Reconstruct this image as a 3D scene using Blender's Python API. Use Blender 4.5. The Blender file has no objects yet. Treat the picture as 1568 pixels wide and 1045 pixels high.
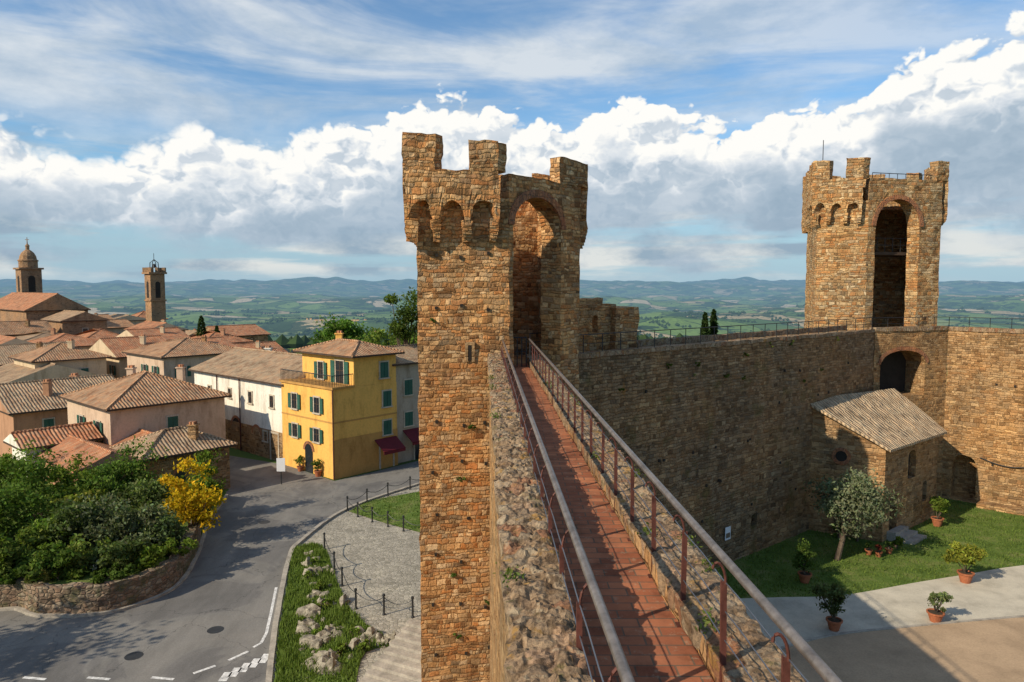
import bpy, math, random
import numpy as np
from mathutils import Vector, noise
random.seed(7)
R=np.random.RandomState(11)
CAMZ=14.0; F=1100.0; TH=math.atan(82.5/F); CT,ST=math.cos(TH),math.sin(TH)
# ---------- pixel helpers ----------
def ray(px,py):
    a=(px-784)/F; b=(522.5-py)/F
    return a, CT+b*ST, b*CT-ST
def G(px,py,z=0.0):
    a,y,dz=ray(px,py); t=(CAMZ-z)/-dz
    return (a*t,y*t)
def Hh(px,py,Y):
    a,y,dz=ray(px,py); t=Y/y
    return (a*t,Y,CAMZ+dz*t)
SUN_H=Vector((-.82,-.57,0)).normalized(); EL=math.radians(33)
S3=Vector((SUN_H.x*math.cos(EL),SUN_H.y*math.cos(EL),math.sin(EL)))
scn=bpy.context.scene
COL=scn.collection
# ================= materials =================
class NT:
    def __init__(s,nt): s.nt=nt
    def n(s,t,**k):
        nd=s.nt.nodes.new(t)
        for a,b in k.items(): setattr(nd,a,b)
        return nd
    def set(s,sock,v):
        if v is None: return
        if hasattr(v,'is_output'): s.nt.links.new(v,sock)
        else: sock.default_value=v
    def m(s,op,a,b=None,c=None,clamp=False):
        nd=s.n('ShaderNodeMath',operation=op); nd.use_clamp=clamp
        s.set(nd.inputs[0],a); s.set(nd.inputs[1],b); s.set(nd.inputs[2],c)
        return nd.outputs[0]
    def mr(s,v,a,b,c=0.,d=1.,smooth=True):
        nd=s.n('ShaderNodeMapRange',interpolation_type='SMOOTHSTEP' if smooth else 'LINEAR')
        s.set(nd.inputs[0],v)
        for i,q in enumerate((a,b,c,d)): s.set(nd.inputs[1+i],q)
        return nd.outputs[0]
    def mix(s,f,a,b,blend='MIX'):
        nd=s.n('ShaderNodeMix',data_type='RGBA',blend_type=blend)
        s.set(nd.inputs[0],f)
        s.set(nd.inputs[6],c4(a)); s.set(nd.inputs[7],c4(b))
        return nd.outputs[2]
    def ramp(s,f,stops,interp='LINEAR'):
        nd=s.n('ShaderNodeValToRGB'); cr=nd.color_ramp; cr.interpolation=interp
        while len(cr.elements)<len(stops): cr.elements.new(.5)
        for e,(p,c) in zip(cr.elements,stops): e.position=p; e.color=c4(c)
        s.set(nd.inputs[0],f); return nd.outputs[0]
    def noise(s,vec,scale,detail=3,rough=.55,dist=0,dim='3D'):
        nd=s.n('ShaderNodeTexNoise',noise_dimensions=dim); s.set(nd.inputs['Vector'],vec)
        nd.inputs['Scale'].default_value=scale; nd.inputs['Detail'].default_value=detail
        nd.inputs['Roughness'].default_value=rough; nd.inputs['Distortion'].default_value=dist
        return nd.outputs[0],nd.outputs[1]
    def white(s,x,y):
        w=s.n('ShaderNodeTexWhiteNoise',noise_dimensions='2D'); s.set(w.inputs['Vector'],s.comb(x,y)); return w.outputs[0],w.outputs[1]
    def vmath(s,op,a,b=None):
        nd=s.n('ShaderNodeVectorMath',operation=op); s.set(nd.inputs[0],a); s.set(nd.inputs[1],b)
        return nd.outputs[0]
    def comb(s,x,y,z=0.):
        nd=s.n('ShaderNodeCombineXYZ')
        s.set(nd.inputs[0],x);s.set(nd.inputs[1],y);s.set(nd.inputs[2],z); return nd.outputs[0]
    def sep(s,v):
        nd=s.n('ShaderNodeSeparateXYZ'); s.set(nd.inputs[0],v); return nd.outputs
def c4(c):
    if hasattr(c,'is_output'): return c
    return (c[0],c[1],c[2],1.) if len(c)==3 else c
def newmat(name):
    m=bpy.data.materials.new(name); m.use_nodes=True; nt=m.node_tree; nt.nodes.clear()
    t=NT(nt); out=t.n('ShaderNodeOutputMaterial'); bs=t.n('ShaderNodeBsdfPrincipled')
    nt.links.new(bs.outputs[0],out.inputs[0]); return m,t,bs,out
def fin(t,bs,col,rough=.9,h=None,bump=.5,dist=.02,spec=.2,metal=0):
    t.set(bs.inputs['Base Color'],c4(col)); t.set(bs.inputs['Roughness'],rough)
    bs.inputs['Specular IOR Level'].default_value=spec; bs.inputs['Metallic'].default_value=metal
    if h is not None:
        b=t.n('ShaderNodeBump'); b.inputs['Strength'].default_value=bump; b.inputs['Distance'].default_value=dist
        t.set(b.inputs['Height'],h); t.nt.links.new(b.outputs[0],bs.inputs['Normal'])
def m_stone(name,cols,sx=3.2,sz=7.5,mortar=(.33,.27,.2),mw=.02,tint=(1,1,1),moss=0.,contrast=.6,wob=.09,stain=.6):
    """coursed rubble masonry: rows of varying height, stones of varying width"""
    m,t,bs,o=newmat(name)
    uv=t.n('ShaderNodeUVMap').outputs[0]; pos=t.n('ShaderNodeNewGeometry').outputs['Position']
    _,nc=t.noise(pos,2.6,2,.6); p=t.vmath('ADD',uv,t.vmath('MULTIPLY',t.vmath('SUBTRACT',nc,(.5,.5,.5)),(wob*2.4,wob*2.,0)))
    s=t.sep(p); nv,_=t.noise(t.comb(3.3,s[1]),1.9,1,.5,0,'2D')
    vy=t.m('ADD',t.m('MULTIPLY',s[1],sz),t.m('MULTIPLY',nv,2.6)); row=t.m('FLOOR',vy); fy=t.m('FRACT',vy)
    wr,_=t.white(row,3.3)
    x0=t.m('ADD',t.m('MULTIPLY',t.m('MULTIPLY',s[0],sx),t.m('ADD',t.m('MULTIPLY',wr,.6),.7)),t.m('MULTIPLY',wr,37.))
    nx,_=t.noise(t.comb(x0,t.m('MULTIPLY',row,7.7)),.8,1,.5,0,'2D'); x=t.m('ADD',x0,t.m('MULTIPLY',nx,2.4)); cx=t.m('FLOOR',x); fx=t.m('FRACT',x)
    dx=t.m('DIVIDE',t.m('MINIMUM',fx,t.m('SUBTRACT',1.,fx)),sx); dy=t.m('DIVIDE',t.m('MINIMUM',fy,t.m('SUBTRACT',1.,fy)),sz)
    n1,_=t.noise(pos,12,4,.68)
    d=t.m('ADD',t.m('MINIMUM',dx,dy),t.m('MULTIPLY',t.m('SUBTRACT',n1,.5),.05))
    w0,wc=t.white(cx,row); cs=t.sep(wc)
    c=t.ramp(cs[0],[(i/max(1,len(cols)-1)*.94+.03,k) for i,k in enumerate(cols)],'LINEAR')
    c=t.mix(contrast,c,t.ramp(n1,[(.25,(.45,.42,.39)),(.5,(1,1,1)),(.75,(1.5,1.45,1.35))]),'MULTIPLY')
    c=t.mix(t.m('MULTIPLY',t.m('GREATER_THAN',cs[1],.93),.55),c,(.06,.042,.03))
    n3,_=t.noise(pos,1.6,2)
    c=t.mix(t.m('MULTIPLY',t.mr(d,0.,mw,1,0),t.mr(n3,.3,.65,.3,.95)),c,mortar)
    c=t.mix(t.m('MULTIPLY',t.mr(d,-.008,mw*.4,1,0),t.mr(n3,.42,.62,.9,.12)),c,(.05,.035,.025))
    n2,c2=t.noise(pos,.33,4,.62); c=t.mix(.9,c,t.ramp(n2,[(.28,(.58,.56,.54)),(.42,(.88,.9,.92)),(.55,(1.05,.97,.88)),(.72,(1.3,1.18,.98))]),'MULTIPLY')
    ns,_=t.noise(t.vmath('MULTIPLY',pos,(1,1,.16)),1.3,4,.65); c=t.mix(stain,c,t.ramp(ns,[(.3,(.6,.58,.56)),(.48,(1,1,1)),(.7,(1.12,1.1,1.06))]),'MULTIPLY')
    if moss>0:
        n4,_=t.noise(pos,.8,5,.7); c=t.mix(t.m('MULTIPLY',t.mr(n4,.54,.68),moss),c,(.11,.105,.04))
        c=t.mix(t.m('MULTIPLY',t.mr(n4,.36,.26),moss),c,(.36,.2,.06))
    c=t.mix(1.,c,tint,'MULTIPLY')
    h=t.m('ADD',t.mr(d,-.01,mw*1.6),t.m('MULTIPLY',n1,.8)); h=t.m('ADD',h,t.m('MULTIPLY',cs[2],.9))
    fin(t,bs,c,.95,h,1.,.045); return m
def m_rubble(name,cols,sc,mortar,tint=(1,1,1),zs=1.7):
    m,t,bs,o=newmat(name); pos=t.n('ShaderNodeNewGeometry').outputs['Position']
    p=t.vmath('MULTIPLY',pos,(1,1,zs)); v=t.n('ShaderNodeTexVoronoi'); t.set(v.inputs['Vector'],p); v.inputs['Scale'].default_value=sc
    e=t.n('ShaderNodeTexVoronoi',feature='DISTANCE_TO_EDGE'); t.set(e.inputs['Vector'],p); e.inputs['Scale'].default_value=sc
    cs=t.sep(v.outputs['Color']); c=t.ramp(cs[0],[(i/(len(cols)-1),k) for i,k in enumerate(cols)])
    n,_=t.noise(pos,5,5,.7); c=t.mix(.8,c,t.ramp(n,[(.3,(.5,.5,.48)),(.5,(1,1,1)),(.7,(1.4,1.35,1.25))]),'MULTIPLY')
    n2,_=t.noise(pos,.8,4,.6); c=t.mix(t.mr(n2,.5,.62,0,.75),c,(.08,.09,.035))
    c=t.mix(t.mr(e.outputs['Distance'],0,.09,.85,0),c,mortar); c=t.mix(1.,c,tint,'MULTIPLY')
    fin(t,bs,c,.95,t.m('ADD',t.mr(e.outputs['Distance'],0,.2),n),1.,.04); return m
tan=[(.22,.135,.07),(.42,.28,.155),(.35,.18,.08),(.48,.35,.20),(.33,.26,.18),(.54,.41,.25),(.45,.235,.10),(.28,.22,.16),(.62,.52,.37),(.38,.25,.13)]
brn=[(.15,.105,.065),(.25,.185,.12),(.21,.14,.085),(.31,.24,.16),(.24,.19,.14),(.34,.26,.175),(.18,.145,.11),(.38,.31,.22)]
M={}
M['tower']=m_stone('tower_stone',tan,4.3,7.2,(.47,.33,.19),.022,(1.22,.98,.74))
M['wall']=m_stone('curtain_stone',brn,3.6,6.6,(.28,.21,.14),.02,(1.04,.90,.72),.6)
M['wallsun']=m_stone('sun_tinted_curtain_stone',brn,3.6,6.6,(.40,.30,.18),.02,(1.50,1.18,.82),.15)  # curtain masonry again, tinted brighter and warmer: sunlight put into the colour
M['tower2']=m_stone('far_tower_stone',tan,3.6,6.8,(.42,.33,.2),.022,(1.05,.93,.76))
M['housestone']=m_stone('house_stone',brn,3.3,6.5,(.38,.3,.2),.02,(1.35,1.12,.84))
M['retain']=m_rubble('retaining_stone',[(.14,.1,.07),(.26,.17,.11),(.3,.24,.17),(.2,.12,.08)],3.4,(.12,.10,.07))
M['fieldbrick']=m_stone('church_brick',[(.32,.19,.11),(.44,.28,.16),(.37,.23,.13)],4,9,(.4,.28,.18),.015)
def m_coping(name,tint=(1,1,1)):
    m,t,bs,o=newmat(name); pos=t.n('ShaderNodeNewGeometry').outputs['Position']
    _,nc=t.noise(pos,4,2); p=t.vmath('ADD',pos,t.vmath('MULTIPLY',nc,(.16,.16,.0)))
    p=t.vmath('MULTIPLY',p,(1,.8,.3))
    v=t.n('ShaderNodeTexVoronoi'); t.set(v.inputs['Vector'],p); v.inputs['Scale'].default_value=5.5
    e=t.n('ShaderNodeTexVoronoi',feature='DISTANCE_TO_EDGE'); t.set(e.inputs['Vector'],p); e.inputs['Scale'].default_value=5.5
    cs=t.sep(v.outputs['Color'])
    c=t.ramp(cs[0],[(0,(.22,.16,.11)),(.3,(.32,.25,.18)),(.5,(.29,.23,.17)),(.62,(.27,.14,.085)),(.75,(.36,.30,.23)),(1,(.24,.20,.155))])
    n,_=t.noise(pos,22,5,.78); c=t.mix(.9,c,t.ramp(n,[(.3,(.36,.32,.28)),(.5,(1,1,1)),(.7,(1.6,1.55,1.4))]),'MULTIPLY')
    l,_=t.noise(pos,4.5,6,.78); c=t.mix(t.mr(l,.55,.62,0,.65),c,(.42,.38,.29)); c=t.mix(t.mr(l,.47,.38,0,.85),c,(.085,.06,.04))
    l2,_=t.noise(t.vmath('ADD',pos,(9,3,1)),2.2,5,.75); c=t.mix(t.mr(l2,.56,.64,0,.75),c,(.34,.21,.06)); c=t.mix(t.mr(l2,.42,.35,0,.7),c,(.13,.125,.05))
    c=t.mix(t.mr(e.outputs['Distance'],0,.07,.6,0),c,(.11,.08,.05)); c=t.mix(1.,c,tint,'MULTIPLY')
    h=t.m('ADD',t.mr(e.outputs['Distance'],0,.16,0,.7),n); fin(t,bs,c,.95,h,1.,.022); return m
M['coping']=m_coping('lichen_coping',(1.0,.88,.74))
def m_floor():
    m,t,bs,o=newmat('walkway_brick'); uv=t.n('ShaderNodeUVMap').outputs[0]; pos=t.n('ShaderNodeNewGeometry').outputs['Position']
    b=t.n('ShaderNodeTexBrick'); t.set(b.inputs['Vector'],uv); b.inputs['Scale'].default_value=1
    b.inputs['Brick Width'].default_value=.30; b.inputs['Row Height'].default_value=.15; b.inputs['Mortar Size'].default_value=.008
    b.inputs['Color1'].default_value=(.24,.08,.04,1); b.inputs['Color2'].default_value=(.38,.15,.075,1); b.inputs['Mortar'].default_value=(.14,.09,.06,1)
    n,_=t.noise(pos,2.2,5,.7); c=t.mix(.9,b.outputs[0],t.ramp(n,[(.3,(.5,.47,.43)),(.5,(1,1,1)),(.7,(1.35,1.3,1.2))]),'MULTIPLY')
    n2,_=t.noise(pos,9,5,.75); c=t.mix(t.mr(n2,.56,.68,0,.5),c,(.36,.28,.19))
    fin(t,bs,c,.85,t.m('ADD',t.m('MULTIPLY',b.outputs[1],-1.),n2),.6,.01); return m
M['floor']=m_floor()
def m_roof(name,cols,lich=.4):
    m,t,bs,o=newmat(name); uv=t.n('ShaderNodeUVMap').outputs[0]; pos=t.n('ShaderNodeNewGeometry').outputs['Position']
    s=t.sep(uv); _,wob=t.noise(pos,1.3,1); wb=t.sep(wob)
    x=t.m('ADD',t.m('MULTIPLY',s[0],4.2),t.m('MULTIPLY',wb[0],.6)); y=t.m('ADD',t.m('MULTIPLY',s[1],2.6),t.m('MULTIPLY',wb[1],.8))
    w,_=t.white(t.m('FLOOR',x),t.m('FLOOR',y))
    c=t.ramp(w,[(i/(len(cols)-1),k) for i,k in enumerate(cols)])
    sn=t.m('SINE',t.m('MULTIPLY',t.m('FRACT',x),math.pi)); rw=t.m('FRACT',y)
    c=t.mix(1.,c,t.ramp(sn,[(0,(.3,.27,.25)),(.45,(.88,.87,.85)),(1,(1.15,1.15,1.15))]),'MULTIPLY')
    n,_=t.noise(pos,.9,4,.65); c=t.mix(.9,c,t.ramp(n,[(.3,(.5,.47,.45)),(.5,(1,1,1)),(.7,(1.3,1.2,1.1))]),'MULTIPLY')
    n2,_=t.noise(pos,3.5,4,.75); c=t.mix(t.mr(n2,.5,.65,0,lich),c,(.42,.36,.24))
    fin(t,bs,c,.9,t.m('ADD',sn,t.m('MULTIPLY',rw,-.35)),1.,.07); return m
M['roof']=m_roof('terracotta_roof',[(.33,.17,.09),(.47,.24,.12),(.38,.24,.14),(.50,.29,.16),(.33,.21,.13)],.3)
M['roofred']=m_roof('red_terracotta_roof',[(.40,.16,.08),(.5,.21,.10),(.40,.21,.12),(.54,.28,.15)],.15)
M['roofbrn']=m_roof('aged_terracotta_roof',[(.31,.20,.12),(.43,.27,.16),(.37,.27,.17),(.46,.32,.20)],.4)
M['rooflich']=m_roof('lichen_roof',[(.46,.32,.19),(.54,.40,.25),(.44,.32,.2),(.58,.45,.29)],.5)
def m_plain(name,col,rough=.85,var=.3,sc=1.5,metal=0,spec=.25,bump=.15,fine=12):
    m,t,bs,o=newmat(name); pos=t.n('ShaderNodeNewGeometry').outputs['Position']
    n,_=t.noise(pos,sc,4,.65); n2,_=t.noise(pos,fine,2,.6)
    lo=tuple(1-var for _ in range(3)); hi=tuple(1+var*.6 for _ in range(3))
    c=t.mix(1.,col,t.ramp(n,[(.3,lo),(.5,(1,1,1)),(.7,hi)]),'MULTIPLY'); c=t.mix(.5,c,t.ramp(n2,[(.3,lo),(.5,(1,1,1)),(.7,hi)]),'MULTIPLY')
    fin(t,bs,c,rough,n2 if bump>.1 else None,bump,.02,spec,metal); return m
def m_plaster(name,col,low=None):
    m,t,bs,o=newmat(name); pos=t.n('ShaderNodeNewGeometry').outputs['Position']; p=t.vmath('MULTIPLY',pos,(1,1,.3))
    n,_=t.noise(p,1.1,5,.68); n2,_=t.noise(pos,7,4,.65)
    c=t.mix(1.,col,t.ramp(n,[(.3,(.66,.62,.57)),(.5,(1,1,1)),(.75,(1.1,1.08,1.04))]),'MULTIPLY')
    c=t.mix(.45,c,t.ramp(n2,[(.3,(.7,.68,.65)),(.5,(1,1,1)),(.7,(1.12,1.1,1.08))]),'MULTIPLY')
    fin(t,bs,c,.92,n2,.25,.02); return m
M['yellow']=m_plaster('ochre_yellow_plaster',(.78,.44,.11)); M['yellowd']=m_plaster('deep_ochre_plaster',(.50,.27,.08))
M['white']=m_plaster('whitewash_plaster',(.78,.73,.62)); M['pink']=m_plaster('pink_plaster',(.56,.41,.29))
M['cream']=m_plaster('cream_plaster',(.58,.45,.29)); M['red']=m_plaster('red_brown_plaster',(.44,.24,.14)); M['grey']=m_plaster('grey_plaster',(.42,.35,.27))
M['frame']=m_plain('stone_trim',(.48,.41,.31)); M['glass']=m_plain('window_glass',(.02,.025,.03),.15,.2,1,0,.6,0)
M['shut']=m_plain('green_shutter',(.03,.10,.07),.6,.2,bump=0); M['shutb']=m_plain('brown_shutter',(.09,.05,.03),.6,.2,bump=0)
M['wood']=m_plain('dark_wood',(.07,.045,.03),bump=0); M['dark']=m_plain('recess_shade_paint',(.03,.024,.019),bump=0)  # near-black colour stands in for the shade inside holes and openings
M['rust']=m_plain('rusty_red_steel',(.12,.04,.027),.6,.5,8,.2,.4); M['galv']=m_plain('weathered_steel_rail',(.24,.20,.17),.42,.45,5,.6,.5,.05,22)
M['iron']=m_plain('dark_iron',(.05,.05,.05),.5,.2,5,.5,bump=0); M['wire']=m_plain('steel_cable',(.22,.24,.27),.4,.1,5,.8,bump=0)
def m_asph():
    m,t,bs,o=newmat('asphalt'); pos=t.n('ShaderNodeNewGeometry').outputs['Position']
    n,_=t.noise(pos,.22,4,.6,.8); n2,_=t.noise(pos,16,3,.7); n3,_=t.noise(t.vmath('MULTIPLY',pos,(1,.25,1)),1.1,4,.7)
    c=t.ramp(n,[(.3,(.125,.12,.112)),(.46,(.155,.147,.136)),(.49,(.19,.18,.162)),(.7,(.215,.2,.176))])
    c=t.mix(.5,c,t.ramp(n2,[(.3,(.7,.7,.7)),(.7,(1.3,1.3,1.3))]),'MULTIPLY'); c=t.mix(.6,c,t.ramp(n3,[(.35,(.72,.72,.72)),(.6,(1.1,1.1,1.1))]),'MULTIPLY')
    e=t.n('ShaderNodeTexVoronoi',feature='DISTANCE_TO_EDGE'); _,wv=t.noise(pos,1.5,3); t.set(e.inputs['Vector'],t.vmath('ADD',pos,wv)); e.inputs['Scale'].default_value=.28
    c=t.mix(t.mr(e.outputs['Distance'],.0,.008,.6,0),c,(.05,.05,.05)); fin(t,bs,c,.9,n2,.4,.01); return m
M['asph']=m_asph()
M['paint']=m_plain('road_paint',(.62,.61,.58),.8,.45,3,bump=0); M['kerb']=m_plain('kerb_stone',(.36,.32,.26),.9,.35,2)
M['gravel']=m_plain('gravel',(.52,.47,.37),.95,.25,.8,0,.1,.6,25); M['dirt']=m_plain('packed_earth',(.42,.30,.19),.95,.25,.5,0,.1,.4,14)
M['rock']=m_plain('limestone_rock',(.29,.255,.19),.95,.65,3.5,0,.1,.9,12)
M['terra']=m_plain('terracotta_pot',(.38,.13,.06),.8,.25,5,bump=0); M['soil']=m_plain('soil',(.06,.045,.03))
M['bark']=m_plain('bark',(.12,.09,.065),.95,.4,6,0,.1,.6,20); M['maroon']=m_plain('maroon_awning',(.13,.012,.018),.7,.2,bump=0)
M['signw']=m_plain('white_enamel',(.7,.7,.7),.5,.05,bump=0); M['teal']=m_plain('teal_awning',(.12,.35,.28),.7,.2,bump=0); M['brick']=m_stone('arch_brick',[(.36,.14,.07),(.46,.21,.1),(.32,.15,.09)],12,5,(.3,.2,.13),.01)
def m_cobble():
    m,t,bs,o=newmat('cobble_paving'); pos=t.n('ShaderNodeNewGeometry').outputs['Position']
    v=t.n('ShaderNodeTexVoronoi'); t.set(v.inputs['Vector'],pos); v.inputs['Scale'].default_value=5.5
    e=t.n('ShaderNodeTexVoronoi',feature='DISTANCE_TO_EDGE'); t.set(e.inputs['Vector'],pos); e.inputs['Scale'].default_value=5.5
    cs=t.sep(v.outputs['Color']); c=t.ramp(cs[0],[(0,(.26,.235,.185)),(.5,(.35,.315,.255)),(1,(.41,.37,.295))])
    n,_=t.noise(pos,.7,5,.7); c=t.mix(.9,c,t.ramp(n,[(.3,(.65,.65,.63)),(.5,(1,1,1)),(.7,(1.2,1.2,1.15))]),'MULTIPLY')
    c=t.mix(t.mr(e.outputs['Distance'],0,.08,.6,0),c,(.14,.13,.09)); fin(t,bs,c,.9,t.mr(e.outputs['Distance'],0,.15),.6,.02); return m
M['cobble']=m_cobble()
def m_grass():
    m,t,bs,o=newmat('lawn'); pos=t.n('ShaderNodeNewGeometry').outputs['Position']
    n,_=t.noise(pos,.8,5,.7); n2,_=t.noise(pos,14,3,.7)
    c=t.ramp(n,[(.3,(.065,.11,.02)),(.5,(.11,.165,.035)),(.62,(.17,.19,.06)),(.75,(.24,.21,.1))]); c=t.mix(.8,c,t.ramp(n2,[(.3,(.5,.5,.45)),(.5,(1,1,1)),(.7,(1.4,1.4,1.3))]),'MULTIPLY')
    fin(t,bs,c,.95,n2,.8,.05,.1); return m
M['grass']=m_grass()
def m_leaf(name):
    m,t,bs,o=newmat(name); a=t.n('ShaderNodeAttribute',attribute_name='Col')
    df=t.n('ShaderNodeBsdfDiffuse'); t.set(df.inputs[0],a.outputs[0])
    tr=t.n('ShaderNodeBsdfTranslucent'); t.set(tr.inputs[0],t.mix(1.,a.outputs[0],(1.3,1.5,.6),'MULTIPLY'))
    mx=t.n('ShaderNodeMixShader'); mx.inputs[0].default_value=.3
    t.nt.links.new(df.outputs[0],mx.inputs[1]); t.nt.links.new(tr.outputs[0],mx.inputs[2]); t.nt.links.new(mx.outputs[0],o.inputs[0]); t.nt.nodes.remove(bs); return m
M['leaf']=m_leaf('leaves')
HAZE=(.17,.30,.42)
def haze(t,bs,o,L):  # bluish glow mixed in by distance, aerial haze put into the material
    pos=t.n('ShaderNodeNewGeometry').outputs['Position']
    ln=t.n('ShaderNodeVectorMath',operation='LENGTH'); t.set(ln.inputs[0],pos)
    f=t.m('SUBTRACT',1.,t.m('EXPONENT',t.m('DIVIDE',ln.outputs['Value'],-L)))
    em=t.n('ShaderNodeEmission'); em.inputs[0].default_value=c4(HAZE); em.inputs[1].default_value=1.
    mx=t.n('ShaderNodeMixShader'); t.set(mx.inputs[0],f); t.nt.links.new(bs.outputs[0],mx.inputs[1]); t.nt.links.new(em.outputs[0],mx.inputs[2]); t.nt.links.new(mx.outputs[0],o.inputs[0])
def m_land():
    m,t,bs,o=newmat('tuscan_countryside'); pos=t.n('ShaderNodeNewGeometry').outputs['Position']
    _,nc=t.noise(pos,.0014,3); p=t.vmath('ADD',pos,t.vmath('MULTIPLY',t.vmath('SUBTRACT',nc,(.5,.5,.5)),(500,500,0)))
    p=t.vmath('MULTIPLY',p,(1,.75,0))
    v=t.n('ShaderNodeTexVoronoi',voronoi_dimensions='2D'); t.set(v.inputs['Vector'],p); v.inputs['Scale'].default_value=.0036
    e=t.n('ShaderNodeTexVoronoi',feature='DISTANCE_TO_EDGE',voronoi_dimensions='2D'); t.set(e.inputs['Vector'],p); e.inputs['Scale'].default_value=.0036
    cs=t.sep(v.outputs['Color'])
    c=t.ramp(cs[0],[(0,(.08,.14,.03)),(.2,(.15,.23,.05)),(.38,(.09,.15,.035)),(.5,(.22,.26,.09)),(.62,(.42,.33,.19)),(.70,(.16,.24,.06)),(.86,(.52,.42,.28)),(.95,(.07,.12,.03))],'CONSTANT')
    sx=t.sep(p); st=t.m('SINE',t.m('ADD',t.m('MULTIPLY',sx[0],.25),t.m('MULTIPLY',sx[1],t.m('MULTIPLY',cs[1],.2)))); c=t.mix(t.mr(st,0,1,0,.25),c,(.05,.06,.02))
    n,_=t.noise(pos,.0024,5,.7); c=t.mix(t.mr(n,.52,.55,0,.94),c,(.026,.05,.016))
    n2,_=t.noise(pos,.02,3,.7); c=t.mix(t.m('MULTIPLY',t.mr(e.outputs['Distance'],.0,.06,1,0),t.mr(n2,.38,.48)),c,(.02,.038,.012))
    c=t.mix(.6,c,t.ramp(n2,[(.3,(.65,.65,.65)),(.7,(1.3,1.25,1.2))]),'MULTIPLY')
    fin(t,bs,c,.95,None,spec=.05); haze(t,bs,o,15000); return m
M['land']=m_land()
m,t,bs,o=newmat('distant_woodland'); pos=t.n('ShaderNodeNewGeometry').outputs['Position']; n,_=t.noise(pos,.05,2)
fin(t,bs,t.ramp(n,[(.3,(.02,.036,.012)),(.7,(.05,.08,.022))]),.95,None,spec=.05); haze(t,bs,o,15000); M['dtree']=m

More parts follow.
